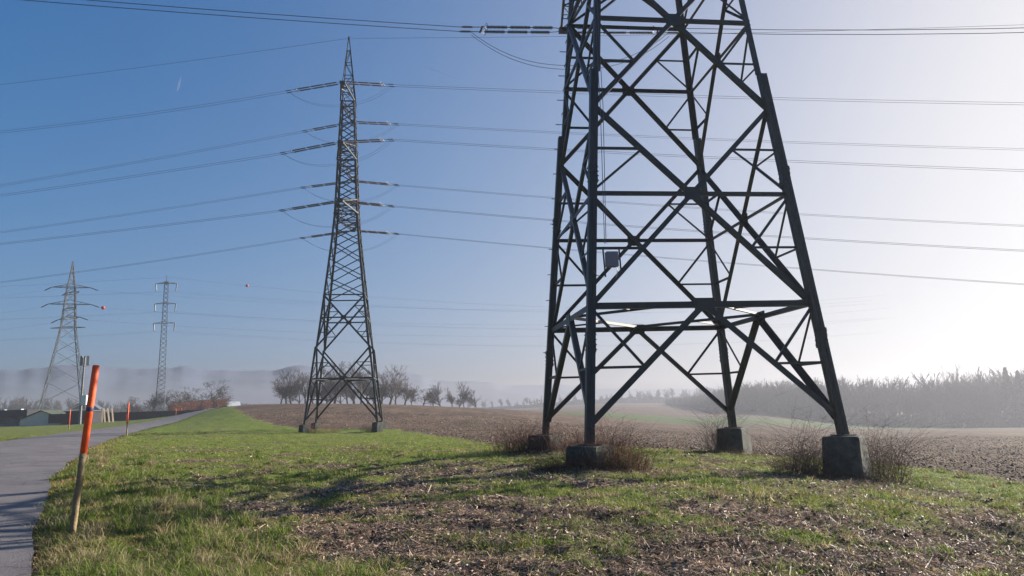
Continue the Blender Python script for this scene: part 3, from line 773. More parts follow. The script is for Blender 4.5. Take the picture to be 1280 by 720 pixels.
# ------------------------------------------------------------------ marker stakes along the road
def stake(x, y, h, top, lean, r, label, wood_frac, band, sink=.1):
    z = gz(x, y); root = empty('marker_stake', (x, y, z), label, 'stake', 'orange marker stakes along the road')
    T = Vector((lean[0], lean[1], h)); a = T*wood_frac
    b = MB(); n = 14; pts = [T*t for t in np.linspace(-sink/h, wood_frac, 7)]
    pts = [p+Vector((random.uniform(-.004, .004), random.uniform(-.004, .004), 0)) for p in pts]
    b.tube(pts, r*.93, n); b.build('wooden_shaft', M['wood'], root, True)
    b = MB(); d = T.normalized()
    b.lathe(a, T, [(0, r*.93), (.002, r), (.5, r*.99), (.985, r*.97), (.996, r*.85), (1, r*.5)], n); b.build('painted_top', M['orange'], root, True)
    if band:
        q = T*band; b = MB(); b.lathe(q-d*.03, q+d*.03, [(0, r*1.0), (.1, r*1.03), (.9, r*1.03), (1, r*1.0)], n); b.build('reflector_band', M['band'], root, True)
random.seed(5)
stake(-6.2, 10.0, 2.36, None, (.17, .02), .047, 'tall leaning orange stake with bare wooden foot standing nearest, in the grass beside the road', .475, .735)
stake(-29.9, 54.2, 2.55, None, (.0, 0), .055, 'upright orange stake at the right edge of the road, second nearest', .38, 0)
stake(-56.4, 88.9, 2.5, None, (0, 0), .06, 'thin orange stake on the left verge of the road in front of the green roof', .25, 0)
for x_, y_, h_, lb in ((-62.5, 113, 1.6, 'small reddish stake on the left verge in front of the dark fence'), (-72.5, 150, 1.5, 'small orange-white stake on the left verge near the foot of the slim pylon'), (-77.5, 163, 1.4, 'tiny orange stake farthest along the left verge beside the red hedge')):
    stake(x_, y_, h_, None, (0, 0), .06, lb, .3, 0)

# ------------------------------------------------------------------ buildings at the left
M['beige'] = mat('beige_render', (.66, .58, .47), .85, 0, var=.08, scale=1.5)
M['roof_g'] = mat('mossy_roof', (.06, .08, .055), .85, 0, var=.2, scale=2)
M['dark_wall'] = mat('dark_boarding', (.018, .02, .026), .8, 0, var=.3, scale=2)
M['bluegrey'] = mat('blue_grey_cladding', (.09, .11, .16), .6, 0, var=.15, scale=1)
M['white'] = mat('white_sheet', (.6, .62, .64), .6, 0, var=.05)
M['timber'] = mat('pale_timber', (.30, .24, .18), .8, 0, var=.2)
M['roof_b'] = mat('slate_roof', (.07, .08, .1), .7, 0, var=.2)
M['glass'] = mat('dark_window', (.02, .025, .03), .15)

def gable(name, label, cat, loc, wdt, ln, eave, ridge, rz, wall, roof, overhang=.3, door=True):
    root = empty(name, loc, label, cat, None, rz)
    b = MB(); h = wdt/2
    vs = [(-h, 0, -.6), (h, 0, -.6), (h, 0, eave), (0, 0, ridge), (-h, 0, eave)]; vs2 = [(x, ln, z) for x, y, z in vs]
    b.add(vs+vs2, [(0, 1, 2, 3, 4), (9, 8, 7, 6, 5), (1, 6, 7, 2), (0, 4, 9, 5), (2, 7, 8, 3), (3, 8, 9, 4)])
    b.build('wall', wall, root)
    b = MB(); sl = (ridge-eave)/h
    for s in (-1, 1):
        e = (s*(h+overhang), eave-sl*overhang+.06); r_ = (0, ridge+.06)
        t = .14
        vs = [(e[0], -overhang, e[1]), (r_[0], -overhang, r_[1]), (r_[0], ln+overhang, r_[1]), (e[0], ln+overhang, e[1])]
        up = [(x, y, z+t) for x, y, z in vs]
        b.add(vs+up, [(0, 1, 2, 3), (7, 6, 5, 4), (0, 4, 5, 1), (1, 5, 6, 2), (2, 6, 7, 3), (3, 7, 4, 0)])
    b.build('roof', roof, root)
    if door:
        b = MB(); b.box((h*.45, -.02, .5), (wdt*.2, .04, 2.0)); b.build('door', M['bluegrey'], root)
    return root
def g(x, y): return gz(x, y)
gable('gabled_shed', 'low beige gabled shed with mossy green roof at far left below the broad grey pylon', 'shed', (-101.3, 150, g(-101.3, 150)-.1), 8.6, 11, 1.5, 3.2, R(4), M['beige'], M['roof_g'], door=False)
# long dark building left of the shed
root = empty('long_shed', (-125, 160, g(-125, 160)), 'long dark flat-roofed shed with blue-grey wall at the left edge of the picture', 'shed', None, R(-4))
b = MB(); b.box((0, 0, .6), (36, 8, 3.4)); b.build('wall', M['bluegrey'], root)
b = MB(); b.box((0, -.4, 2.75), (37, 9.4, 1.5)); b.build('roof', M['dark_wall'], root)
for x_ in (-4, 4.6, 9, 13):
    b = MB(); b.box((x_, -.5, 3.6), (1.3, .8, .25)); b.build('roof_light', M['white'], root)
for x_ in range(-8, 17, 4):
    b = MB(); b.box((x_, -4.02, 1.0), (1.8, .06, .8)); b.build('window', M['glass'], root)
root = empty('dark_fence', (-84, 156, g(-84, 156)), 'dark boarded fence between the mast and the slim pale pylon at left', 'fence', None, R(26))
for i in range(-7, 9):
    b = MB(); b.box((i*2.2, 0, .85), (2.14, .08, 1.9)); b.build('fence_panel', M['dark_wall'], root)
    b = MB(); b.box((i*2.2-1.1, 0, .9), (.12, .14, 2.1)); b.build('fence_post', M['dark_wall'], root)
root = empty('timber_stack', (-85.4, 147, g(-85.4, 147)), 'pale timber boards leaning in an A shape in front of the dark fence', 'boards')
for x_, ln_ in ((-1.0, .7), (-.4, .9), (.5, 1.0), (1.3, .9)):
    b = MB(); b.bar((x_, 0, 0), (x_-ln_, .8, 3.0), .32, .1); b.build('board', M['timber'], root)
root = empty('storage_shed', (-93, 152, g(-93, 152)), 'small dark shed right behind the phone mast at left', 'shed', None, R(-10))
b = MB(); b.box((0, 0, 1), (6.4, 4, 3.2)); b.build('wall', M['dark_wall'], root)
b = MB(); b.box((0, 0, 2.7), (6.9, 4.6, .2)); b.build('roof', M['roof_b'], root)
gable('distant_barn', 'pale blue-grey barn roof far away between the broad grey pylon and the phone mast', 'barn', (-172, 280, g(-172, 280)), 12, 9, 3.5, 8, R(20), M['bluegrey'], M['bluegrey'], door=False)
gable('white_barn', 'white low roof far away at the right end of the red hedge', 'barn', (-112, 268, g(-112, 268)), 6, 6, 1.2, 2.8, R(-60), M['white'], M['white'], door=False)
# phone mast
mx_, my_ = -88.6, 143; root = empty('phone_mast', (mx_, my_, g(mx_, my_)), 'slim dark phone mast with panel antennas and a white box beside the broad grey pylon', 'mast')
b = MB(); b.tube([(0, 0, -.3), (0, 0, 6), (.1, 0, 13.6)], [.32, .24, .17], 8)
for z_ in np.arange(1, 12.6, .6): b.bar((-.35, 0, z_), (.35, 0, z_), .06)
b.build('pole', M['galv_dark'], root)
for x_, y_, r_ in ((-.35, -.3, 0), (.75, 0, .7), (-.2, .5, 2.)):
    b = MB(); b.box((x_, y_, 12.9), (.42, .3, 2.0), r_); b.build('antenna_panel', M['galv_dark'], root)
b = MB(); b.box((.75, -.2, 4.9), (1.15, .8, 1.9)); b.build('equipment_box', M['white'], root)

# ------------------------------------------------------------------ trees
def grow(seed, H, levels=6, spread=.55, kids=3, trunk_frac=.28, upright=.35, rad=.022, twig=.018):
    rs = random.Random(seed); segs = []
    def rec(p, d, L, r, lv):
        n = 3 if lv < 2 else 2
        pts = [p]; dd = d.copy(); rr = [r]
        for i in range(n):
            dd = (dd + Vector((rs.uniform(-1, 1), rs.uniform(-1, 1), rs.uniform(-.4, .8)*upright))*.16).normalized()
            pts.append(pts[-1]+dd*(L/n)); rr.append(r*(1-.45*(i+1)/n))
        segs.append((lv, pts, rr))
        if lv >= levels: return
        nk = {0: 7, 1: 5, 2: 4}.get(lv, kids) if kids == 3 else kids
        for j in range(nk):
            t = 1.0 if j == 0 else rs.uniform(.3, 1)
            q = pts[-1] if j == 0 else (lambda f: pts[int(f)].lerp(pts[min(n, int(f)+1)], f-int(f)))(min(t*n, n-.001))
            a = rs.uniform(0, 6.283); u = dd.orthogonal().normalized(); v = dd.cross(u)
            sp_ = spread*(rs.uniform(.5, 1.3) if j else .35)
            nd = (dd + (u*math.cos(a)+v*math.sin(a))*sp_ + Vector((0, 0, upright*.35))).normalized()
            rec(q, nd, L*rs.uniform(.5, .78)*(1 if lv else 1.05-.35*t*(j > 0)), max(rr[-1]*rs.uniform(.5, .8), twig*.6), lv+1)
    rec(Vector((0, 0, -.2)), Vector((0, 0, 1)), H*trunk_frac*2.2, H*rad, 0)
    return segs
def segs_arrays(segs, pred, nside=3, minr=0):
    V, F = [], []; n0 = 0
    for lv, pts, rr in segs:
        if not pred(lv): continue
        k = len(pts); d = (pts[-1]-pts[0]).normalized(); u = d.orthogonal().normalized(); v = d.cross(u)
        for p, r in zip(pts, rr):
            r = max(r, minr)
            for s in range(nside):
                a = 6.283*s/nside; V.append(p+u*(r*math.cos(a))+v*(r*math.sin(a)))
        for j in range(k-1):
            for s in range(nside): F.append((n0+j*nside+s, n0+j*nside+(s+1) % nside, n0+(j+1)*nside+(s+1) % nside, n0+(j+1)*nside+s))
        n0 += k*nside
    return np.array([tuple(q) for q in V]), np.array(F)
def mesh_of(name, V, F, mt):
    o = bulk(name, V, F, mt); me = o.data; bpy.data.objects.remove(o); return me
protos = []
for sd_, H, kw in ((1, 10, dict(trunk_frac=.17)), (2, 10, dict(spread=.7, trunk_frac=.15)), (3, 10, dict(spread=.5, upright=.6, trunk_frac=.18)), (4, 10, dict(spread=.9, trunk_frac=.09, kids=3, upright=.15)), (6, 10, dict(spread=.62, trunk_frac=.16))):
    sg_ = grow(sd_, H, 5, **kw)
    hmax = max(p.z for _, pts, _ in sg_ for p in pts); sc_ = 10/hmax
    sg_ = [(lv, [p*sc_ for p in pts], rr) for lv, pts, rr in sg_]
    tv, tf = segs_arrays(sg_, lambda l: l <= 1, 6); cv, cf = segs_arrays(sg_, lambda l: l > 1, 3, .021)
    wid = max(math.hypot(p.x, p.y) for _, pts, _ in sg_ for p in pts)
    protos.append((mesh_of('tree_trunk', tv, tf, M['bark']), mesh_of('tree_crown', cv, cf, M['twig']), wid))
def tree(i, x, y, H, W, label, group, name='bare_tree', zoff=0, rz=None):
    tm, cm, wid = protos[i]
    root = empty(name, (x, y, gz(x, y)+zoff), label, 'tree', group, random.uniform(0, 6) if rz is None else rz)
    s = H/10; sw = (W/2)/wid if W else s
    for nm, me in (('trunk', tm), ('crown', cm)):
        o = bpy.data.objects.new(nm, me); col.objects.link(o); o.parent = root; o.scale = (sw, sw, s)
random.seed(11)
grp = 'bare trees behind the crest of the field'
def atpx(px, Y): return (px-640)/867.*Y
mid = [(350, 8.5, 5, 0, 'leftmost bare tree of the row behind the field crest'), (364, 10.5, 6, 1, 'second bare tree from the left in the row behind the field crest'),
 (381, 11.0, 7, 4, 'bare tree just left of the left legs of the whole dark pylon'), (400, 10.5, 6, 2, 'bare tree seen between the left legs of the whole dark pylon'),
 (416, 12.6, 8, 1, 'tallest bare tree, seen through the lower bracing of the whole dark pylon'), (433, 11.2, 6, 0, 'bare tree seen in the middle of the whole dark pylon'),
 (449, 12.2, 8, 4, 'bare tree seen just left of the right legs of the whole dark pylon'), (466, 11, 6.5, 2, 'bare tree directly behind the right legs of the whole dark pylon'),
 (484, 12, 8, 1, 'bare tree just right of the right legs of the whole dark pylon'), (503, 8.5, 6, 0, 'lower bare tree at the right end of the dense row'),
 (512, 6.5, 5, 3, 'small bare tree right of the dense row behind the crest'), (538, 9, 7, 4, 'lone rounded bare tree standing right of the dense row'),
 (562, 7, 5, 2, 'small bare tree in the gap left of the last hazy trees'), (577, 8.2, 5, 1, 'hazy bare tree near the right end behind the crest'), (592, 6.5, 6, 3, 'last low bare tree at the right end behind the crest')]
for px, H, W_, i, lb in mid:
    Y = random.uniform(198, 216) if px < 520 else random.uniform(235, 262)
    H = H*(1 if px < 520 else 1.15)
    tree(i, atpx(px, Y), Y, H*(1.0 if px < 510 else .88)+1, W_*(1.6 if px < 510 else 1.3), lb, grp)
for px, H, W_, i, lb in ((357, 8.5, 7, 4, 'low bare tree filling the gap near the left end of the row behind the crest'), (373, 9.5, 7, 3, 'broad bare tree left of the left legs of the whole dark pylon'),
  (391, 9.5, 7, 1, 'bare tree just behind the outermost left leg of the whole dark pylon'), (408, 10.5, 8, 0, 'bare tree just right of the left legs of the whole dark pylon'),
  (425, 10.5, 8, 3, 'broad bare tree behind the middle bracing of the whole dark pylon'), (441, 11, 8, 2, 'slim upright bare tree behind the right half of the whole dark pylon'),
  (458, 10.5, 8, 3, 'broad bare tree between the two right legs of the whole dark pylon'), (475, 10.5, 8, 0, 'bare tree touching the right edge of the whole dark pylon'),
  (493, 9.5, 8, 4, 'rounded bare tree next to last of the dense row behind the crest'), (548, 6.5, 9, 3, 'low wide bare bush right of the lone rounded tree'), (526, 5.5, 8, 3, 'low wide bare bush left of the lone rounded tree'), (570, 6, 9, 3, 'low wide hazy bush near the right end of the trees')):
    Y = random.uniform(214, 232); tree(i, atpx(px, Y), Y, H*(1.0 if px < 510 else .88)+1, W_*(1.6 if px < 510 else 1.3), lb, grp)
for px, Y, H, W_, i, lb in ((178, 232, 5.5, 9, 3, 'dark bare bush left of the foot of the slim pale pylon'), (193, 236, 7, 8, 4, 'bare tree directly behind the foot of the slim pale pylon'),
 (214, 240, 7, 10, 3, 'wide dark bare bush right of the foot of the slim pale pylon'), (228, 246, 6.2, 9, 1, 'low bare bush between the slim pylon and the round tree'),
 (244, 240, 7.5, 9, 3, 'left one of the two round bare trees above the red hedge'), (261, 238, 9, 12, 3, 'right and larger one of the two round bare trees above the red hedge')):
    tree(i, atpx(px, Y), Y, H+1.4, W_*1.5, lb, 'bare trees above the road end', 'bare_bush')

# hedge with withered leaves
def hedge():
    rs = np.random.RandomState(4); n = 26000
    a, b_ = np.array([-87.5, 178.]), np.array([-88.2, 214.])
    t = rs.rand(n); P = a[None]+(b_-a)[None]*t[:, None]; off = rs.uniform(-1, 1, n)*.9
    x = P[:, 0]+off; y = P[:, 1]; top = 2.5+.4*fbm(t*14, t*0+1, 3); zz = rs.rand(n)**1.15*top
    z0 = terr(x, y); V = []; c = np.stack([x, y, z0+zz], -1)
    u = rs.normal(size=(n, 3)); u /= np.linalg.norm(u, axis=1)[:, None]; v = np.cross(u, rs.normal(size=(n, 3))); v /= np.linalg.norm(v, axis=1)[:, None]
    s = rs.uniform(.06, .13, n)[:, None]
    V = np.stack([c-u*s, c+v*s*.6, c+u*s, c-v*s*.6], 1).reshape(-1, 3)
    F = np.arange(4*n).reshape(n, 4)
    base = np.array([.17, .075, .05]); C = base[None]*rs.uniform(.5, 1.5, (n, 1)); C = np.repeat(C, 4, 0)
    root = empty('hedge', (0, 0, 0), 'reddish-brown withered hedge along the left side of the road near its vanishing end', 'hedge')
    bulk('withered_leaves', V, F, M['stem'], root, C)
    b = MB()
    for k in range(90):
        q = a+(b_-a)*k/89; x_, y_ = q[0]+random.uniform(-.6, .6), q[1]; z_ = gz(x_, y_)
        b.bar((x_, y_, z_-.1), (x_+random.uniform(-.4, .4), y_, z_+2.3), .05)
    b.build('stems', M['bark'], root)
hedge()

# far woods
def wood(name, label, line, rowgap, rows_, step, hfun, seed, minr, levels=5):
    rs = random.Random(seed); lights = []
    for sd_ in (21, 22, 23):
        sg_ = grow(sd_, 10, levels-1, spread=.6, kids=3, trunk_frac=.2, upright=.5)
        hm = max(p.z for _, pts, _ in sg_ for p in pts); sg_ = [(lv, [p*(10/hm) for p in pts], [r*1.0 for r in rr]) for lv, pts, rr in sg_]
        v, f = segs_arrays(sg_, lambda l: True, 3, minr); lights.append((v, f))
    Vs, Fs, n0 = [], [], 0
    P = np.array(line, float); seg = np.hypot(*np.diff(P, axis=0).T); s = np.concatenate([[0], np.cumsum(seg)])
    q = 0
    pos = []
    while q < s[-1]:
        bx, by = np.interp(q, s, P[:, 0]), np.interp(q, s, P[:, 1])
        for r_ in range(rows_):
            rad = math.hypot(bx, by); k = 1+(rowgap*r_+rs.uniform(-3, 3))/rad
            pos.append((bx*k+rs.uniform(-2, 2), by*k+rs.uniform(-2, 2), r_, q/s[-1]))
        q += step*rs.uniform(.7, 1.3)
    for x, y, r_, t in pos:
        v, f = rs.choice(lights); H = hfun(t, r_, rs); a = rs.uniform(0, 6.28); ca, sa = math.cos(a), math.sin(a)
        sc = H/10*rs.uniform(.75, 1.0)
        vv = np.stack([(v[:, 0]*ca-v[:, 1]*sa)*sc+x, (v[:, 0]*sa+v[:, 1]*ca)*sc+y, v[:, 2]*H/10+gz(x, y)-.3], -1)
        Vs.append(vv); Fs.append(f+n0); n0 += len(vv)
    # understorey scrub along the edge
    rn = np.random.RandomState(seed); n = int(s[-1]*110); t = rn.rand(n)*s[-1]
    bx, by = np.interp(t, s, P[:, 0]), np.interp(t, s, P[:, 1]); rad = np.hypot(bx, by); k = 1+rn.uniform(-4, rowgap*rows_*.6, n)/rad
    x, y = bx*k, by*k; z = terr(x, y, False)+rn.rand(n)**1.3*hfun(.55, 0, rs)*.45*np.interp(t/s[-1], [0, .6, 1], [.35, 1, 1.1])*(.6+.6*fbm(t*.12, t*0, 3))
    c = np.stack([x, y, z], -1); u = rn.normal(size=(n, 3)); u[:, 2] = np.abs(u[:, 2])+1; u /= np.linalg.norm(u, axis=1)[:, None]; vv = np.cross(u, rn.normal(size=(n, 3))); vv /= np.linalg.norm(vv, axis=1)[:, None]
    sz = rn.uniform(.5, 1.1, n)[:, None]
    V2 = np.stack([c-u*sz*1.3, c+vv*sz*.22, c+u*sz*1.3, c-vv*sz*.22], 1).reshape(-1, 3)
    Vs.append(V2); F4 = np.arange(4*n).reshape(n, 4)+n0
    o = bulk(name, np.concatenate(Vs), [np.concatenate(Fs), F4], M['twig'])
    tag(o, label, None, None, 'stuff')
wood('forest', 'hazy bare forest beyond the ploughed field at right', [(150, 700), (150, 560), (150, 440), (178, 392), (215, 365), (262, 345), (330, 330)], 9, 5, 5.0,
     lambda t, r_, rs: float(np.interp(t, [0, .29, .54, .68, .8, 1], [6, 11, 18, 25, 28.5, 29]))*rs.uniform(.8, 1.12), 5, .045)
wood('distant_wood', 'low hazy line of woods on the ridge behind the middle of the field', [(-60, 900), (60, 900), (160, 880), (260, 860)], 12, 3, 9, lambda t, r_, rs: 9+rs.uniform(-3, 6)+6*t, 8, .09, 4)
wood('left_wood', 'dark low woodland behind the sheds at far left', [(-520, 470), (-420, 500), (-330, 520), (-250, 540), (-190, 560)], 10, 4, 7, lambda t, r_, rs: max(8, 30-27*t)+rs.uniform(-1.5, 3), 9, .06, 4)
# trees standing out of the forest's edge
random.seed(4)
for i, (px, Y, H, W_, k, lb) in enumerate([(962, 420, 17, 15, 1, 'hazy bare tree rising left of the forest between the right pylon legs'), (985, 410, 19, 14, 4, 'hazy bare tree at the left end of the forest between the pylon legs'),
  (1012, 400, 21, 14, 2, 'tall hazy bare tree seen just left of the rightmost pylon leg'), (1128, 372, 25, 14, 2, 'hazy slender tree of the forest edge left of the tall group'),
  (1146, 368, 24, 13, 0, 'hazy tree directly left of the tall see-through group of the forest'), (1166, 362, 32, 13, 2, 'leftmost tall see-through tree standing above the forest at right'),
  (1182, 360, 34, 15, 4, 'tallest see-through tree standing above the forest at right'), (1199, 358, 32, 12, 2, 'slender tall tree right beside the tallest tree of the forest'),
  (1216, 356, 31, 13, 0, 'tall bare tree at the right of the see-through group of the forest'), (1232, 352, 27, 12, 2, 'bare tree in the thin gap before the dark firs at right')]):
    tree(k, atpx(px, Y), Y, H, W_, lb, 'hazy trees along the forest edge')
def conifer(x, y, H, label):
    root = empty('fir_tree', (x, y, gz(x, y)), label, 'tree', 'hazy firs at the right end of the forest')
    b = MB(); b.tube([(0, 0, -.3), (0, 0, H*.95)], [H*.016, .03], 6); b.build('trunk', M['bark'], root)
    rs = np.random.RandomState(int(H*10)); n = 5200; t = rs.rand(n)**.75; z = H*(.08+.92*t); rad = (1-t**1.6)*H*.17*(.65+.35*np.sin(t*70))*rs.rand(n)**.45+.1; a = rs.rand(n)*6.283
    c = np.stack([rad*np.cos(a), rad*np.sin(a), z-rad*.35], -1); u = np.stack([np.cos(a), np.sin(a), -.5+0*a], -1)+rs.normal(size=(n, 3))*.35
    v = np.cross(u, rs.normal(size=(n, 3))); v /= np.linalg.norm(v, axis=1)[:, None]; s = rs.uniform(.35, .7, n)[:, None]
    bulk('crown', np.stack([c-u*s, c+v*s*.3, c+u*s, c-v*s*.3], 1).reshape(-1, 3), np.arange(4*n).reshape(n, 4), M['conifer'], root)
for px, Y, H, lb in ((1247, 345, 29, 'leftmost dark hazy fir at the right end of the forest'), (1262, 340, 27, 'middle dark hazy fir at the right end of the forest'), (1276, 336, 28, 'dark hazy fir at the right edge of the picture')):
    conifer(atpx(px, Y), Y, H, lb)

# ------------------------------------------------------------------ dry shrubs round the footings
def shrub(x, y, rx, ry, n, h, seed, label, base, branchy=.3, group='dry shrubs round the pylon footings'):
    rs = np.random.RandomState(seed)
    V, F, C = [], [], []; n0 = 0
    for i in range(n):
        a = rs.rand()*6.283; q = rs.rand()**.6; px, py = x+rx*q*math.cos(a), y+ry*q*math.sin(a)
        z = gz(px, py)-.03; hh = h*(.25+.85*rs.rand()**1.6)*(1-.3*q)
        ln = rs.normal(size=2)*.27+np.array([math.cos(a), math.sin(a)])*.14*q
        paths = [(np.array([px, py, z]), np.array([ln[0], ln[1], 1.0]), hh, rs.uniform(.003, .007))]
        if rs.rand() < branchy:
            for _ in range(4):
                t = rs.uniform(.3, .9); p0 = paths[0][0]+paths[0][1]*hh*t
                paths.append((p0, np.array([rs.normal()*.75, rs.normal()*.75, .6]), hh*(1-t)*.9+.1, .003))
        cc = np.array(base)*rs.uniform(.5, 1.5)*np.array([1, rs.uniform(.85, 1.15), rs.uniform(.8, 1.2)])
        for p0, d, L_, r in paths:
            w_ = np.cross(d, [math.sin(a*3), math.cos(a*3), .2]); w_ = w_/np.linalg.norm(w_)
            bend = np.array([rs.normal()*.3, rs.normal()*.3, -.12])*L_
            for k, t in enumerate((0, .5, 1)):
                c = p0+d*L_*t+bend*t*t; wd = r*(1-.7*t)
                w2 = np.cross(w_, d); w2 = w2/np.linalg.norm(w2)
                V += [c+w_*wd, c-w_*wd*.5+w2*wd*.87, c-w_*wd*.5-w2*wd*.87]
            for k in range(2):
                for s in range(3): F.append((n0+k*3+s, n0+k*3+(s+1) % 3, n0+(k+1)*3+(s+1) % 3, n0+(k+1)*3+s))
            C += [cc]*9; n0 += 9
    o = bulk('dry_shrub', np.array(V), np.array(F), M['stem'], None, np.array(C)); tag(o, label, 'shrub', group); return o
red, tan, dk = (.15, .062, .045), (.27, .18, .095), (.085, .05, .038)
shrub(2.15, 16.7, .95, .6, 620, 1.35, 1, 'large reddish dry shrub right of the huge pylon left front footing', red, .35)
shrub(2.2, 16.3, .8, .4, 500, .8, 2, 'tan dry grass bush in front of the left front footing of the huge pylon', tan, .1)
shrub(1.3, 16.0, 1.1, .4, 600, .5, 3, 'low dark dry growth left of the left front footing of the huge pylon', dk, .3)
shrub(.15, 22.6, 1.0, .7, 480, 1.25, 4, 'reddish dry shrub left of the rear left footing of the huge pylon', red, .35)
shrub(1.4, 22.2, .8, .5, 320, 1.0, 5, 'thin reddish dry shrub right of the rear left footing of the huge pylon', (.17, .08, .055), .3)
shrub(6.55, 23.3, .35, .4, 90, 2.1, 6, 'sparse twiggy shrub at the left side of the rear right footing of the huge pylon', dk, .9)
shrub(6.9, 17.1, .9, .6, 300, .9, 7, 'dark tangled shrub left of the right front footing of the huge pylon', dk, .7)
shrub(7.0, 17.5, .35, .35, 60, 2.3, 17, 'tall sparse twigs rising left of the right front footing of the huge pylon', dk, 1.)
shrub(8.95, 17.6, .6, .6, 200, 2.0, 8, 'dark twiggy shrub right of the right front footing of the huge pylon', (.11, .065, .05), .85)
shrub(8.4, 16.6, 1.3, .3, 300, .35, 9, 'low dark dry grass in front of the right front footing of the huge pylon', dk, .1)
shrub(6.6, 22.6, 1.3, .4, 300, .35, 10, 'low brown dry grass in front of the rear right footing of the huge pylon', (.2, .13, .07), .1)
g2 = 'dry shrubs round the footings of the whole dark pylon'
shrub(-18.0, 61.6, 1.0, .7, 260, 1.2, 11, 'reddish dry shrub between the left legs of the whole dark pylon', red, .3, g2)
shrub(-16.4, 61.8, 1.1, .6, 220, .9, 12, 'tan dry shrub right of the left legs of the whole dark pylon', tan, .2, g2)
shrub(-12.9, 62.1, .8, .6, 200, .9, 13, 'dark dry shrub left of the right legs of the whole dark pylon', dk, .4, g2)

# ------------------------------------------------------------------ grass, straw and clods
def logpos(rs, n, y0, y1, u0=-1.0, u1=.95):
    y = np.exp(rs.uniform(math.log(y0), math.log(y1), n)); return rs.uniform(u0, u1, n)*y, y
def blades(name, label, x, y, h, wd, lean, C, mt, seed, flat=False):
    rs = np.random.RandomState(seed); n = len(x); z = terr(x, y)-.008
    a = rs.rand(n)*6.283; dx, dy = np.cos(a), np.sin(a); a2 = rs.rand(n)*6.283; wx, wy = np.cos(a2)*wd, np.sin(a2)*wd
    b0 = np.stack([x, y, z], -1); W_ = np.stack([wx, wy, 0*wx], -1)
    D1 = np.stack([dx*lean*h*.35, dy*lean*h*.35, h*.6], -1); D2 = np.stack([dx*lean*h, dy*lean*h, h*np.clip(1-.25*lean, .3, 1)], -1)
    V = np.stack([b0-W_, b0+W_, b0+D1+W_*.7, b0+D1-W_*.7, b0+D2], 1).reshape(-1, 3)
    i = np.arange(n)*5
    o = bulk(name, V, [np.stack([i, i+1, i+2, i+3], -1), np.stack([i+3, i+2, i+4], -1)], mt, None, np.repeat(C, 5, 0))
    return tag(o, label, None, None, 'stuff')
rs = np.random.RandomState(21)
def filt(x, y, want):
    d = polydist(x, y, ROAD_R); k = ((d < -.02+.25*(rs.rand(len(x))-.3)) | (d > ROAD_W+.1)) & want
    return k
# short meadow grass
x, y = logpos(rs, 560000, 3.6, 62)
gq, fq, _ = cover(x, y); k = filt(x, y, (rs.rand(len(x)) < gq*.95+.03) & (fq < .35)); x, y = x[k], y[k]
d = -polydist(x, y, ROAD_R); vg = np.clip(1-d/2.4, 0, 1)*(d > 0)
n = len(x); r_ = np.hypot(x, y)
cl = fbm(x*3.1+5, y*3.1, 3)
h = (.028+.05*rs.rand(n)**1.5)*(.5+1.3*cl)+vg*.07*rs.rand(n); wd = .0017*(1+r_/9)*(1+.4*vg)
dry = (rs.rand(n) < .16+.32*vg+.25*(cl < .42))[:, None]
C = np.where(dry, np.array([[.30, .25, .13]]), np.array([[.15, .215, .03]]))*rs.uniform(.6, 1.45, (n, 1))
C[:, 0] *= 1+.9*np.clip(fbm(x*.8, y*.8+30, 3)-.35, 0, 1)
blades('grass', 'short green grass of the meadow', x, y, h, wd, rs.uniform(.2, 1.5, n), C, M['grass'], 22)
# tufts
x0, y0 = logpos(rs, 6500, 3.8, 30); gq, fq, _ = cover(x0, y0); d0 = -polydist(x0, y0, ROAD_R)
pr_ = np.where(d0 < 2.6, .95, .38*gq+.05); k = (d0 > .1) & (rs.rand(len(x0)) < pr_) & (fq < .3); x0, y0, d0 = x0[k], y0[k], d0[k]
nb = 60; sz = rs.uniform(.035, .15, len(x0)); hh0 = (.05+.16*rs.rand(len(x0))**2)*np.where(d0 < 2.6, 1.5, .9); isdry = rs.rand(len(x0)) < np.where(d0 < 2.6, .30, .2)
x = (x0[:, None]+rs.normal(size=(len(x0), nb))*sz[:, None]).ravel(); y = (y0[:, None]+rs.normal(size=(len(x0), nb))*sz[:, None]).ravel()
h = (hh0[:, None]*rs.uniform(.5, 1.15, (len(x0), nb))).ravel(); dr_ = np.repeat(isdry, nb); n = len(x)
C = np.where((dr_ | (rs.rand(n) < .15))[:, None], np.array([[.34, .28, .155]]), np.array([[.14, .205, .032]]))*rs.uniform(.6, 1.35, (n, 1))
blades('grass_tufts', 'taller grass tufts along the road verge and in the meadow', x, y, h, .0022*(1+np.hypot(x, y)/10), rs.uniform(.3, 1.6, n), C, M['grass'], 23)
# broad-leaved weeds pressed into the turf
x0, y0 = logpos(rs, 1500, 3.6, 16); gq, fq, _ = cover(x0, y0); k = filt(x0, y0, (fq < .3)) & (rs.rand(len(x0)) < .5); x0, y0 = x0[k], y0[k]; nb = 9
x = (x0[:, None]+rs.normal(size=(len(x0), nb))*.02).ravel(); y = (y0[:, None]+rs.normal(size=(len(x0), nb))*.02).ravel(); n = len(x)
C = np.array([[.07, .12, .03]])*rs.uniform(.6, 1.5, (n, 1)); C[rs.rand(n) < .15] = (.2, .13, .05)
blades('broad_leaf_weeds', 'low broad-leaved weeds in the meadow turf', x, y, rs.uniform(.04, .1, n), rs.uniform(.006, .014, n), rs.uniform(1.2, 2.6, n), C, M['grass'], 25)
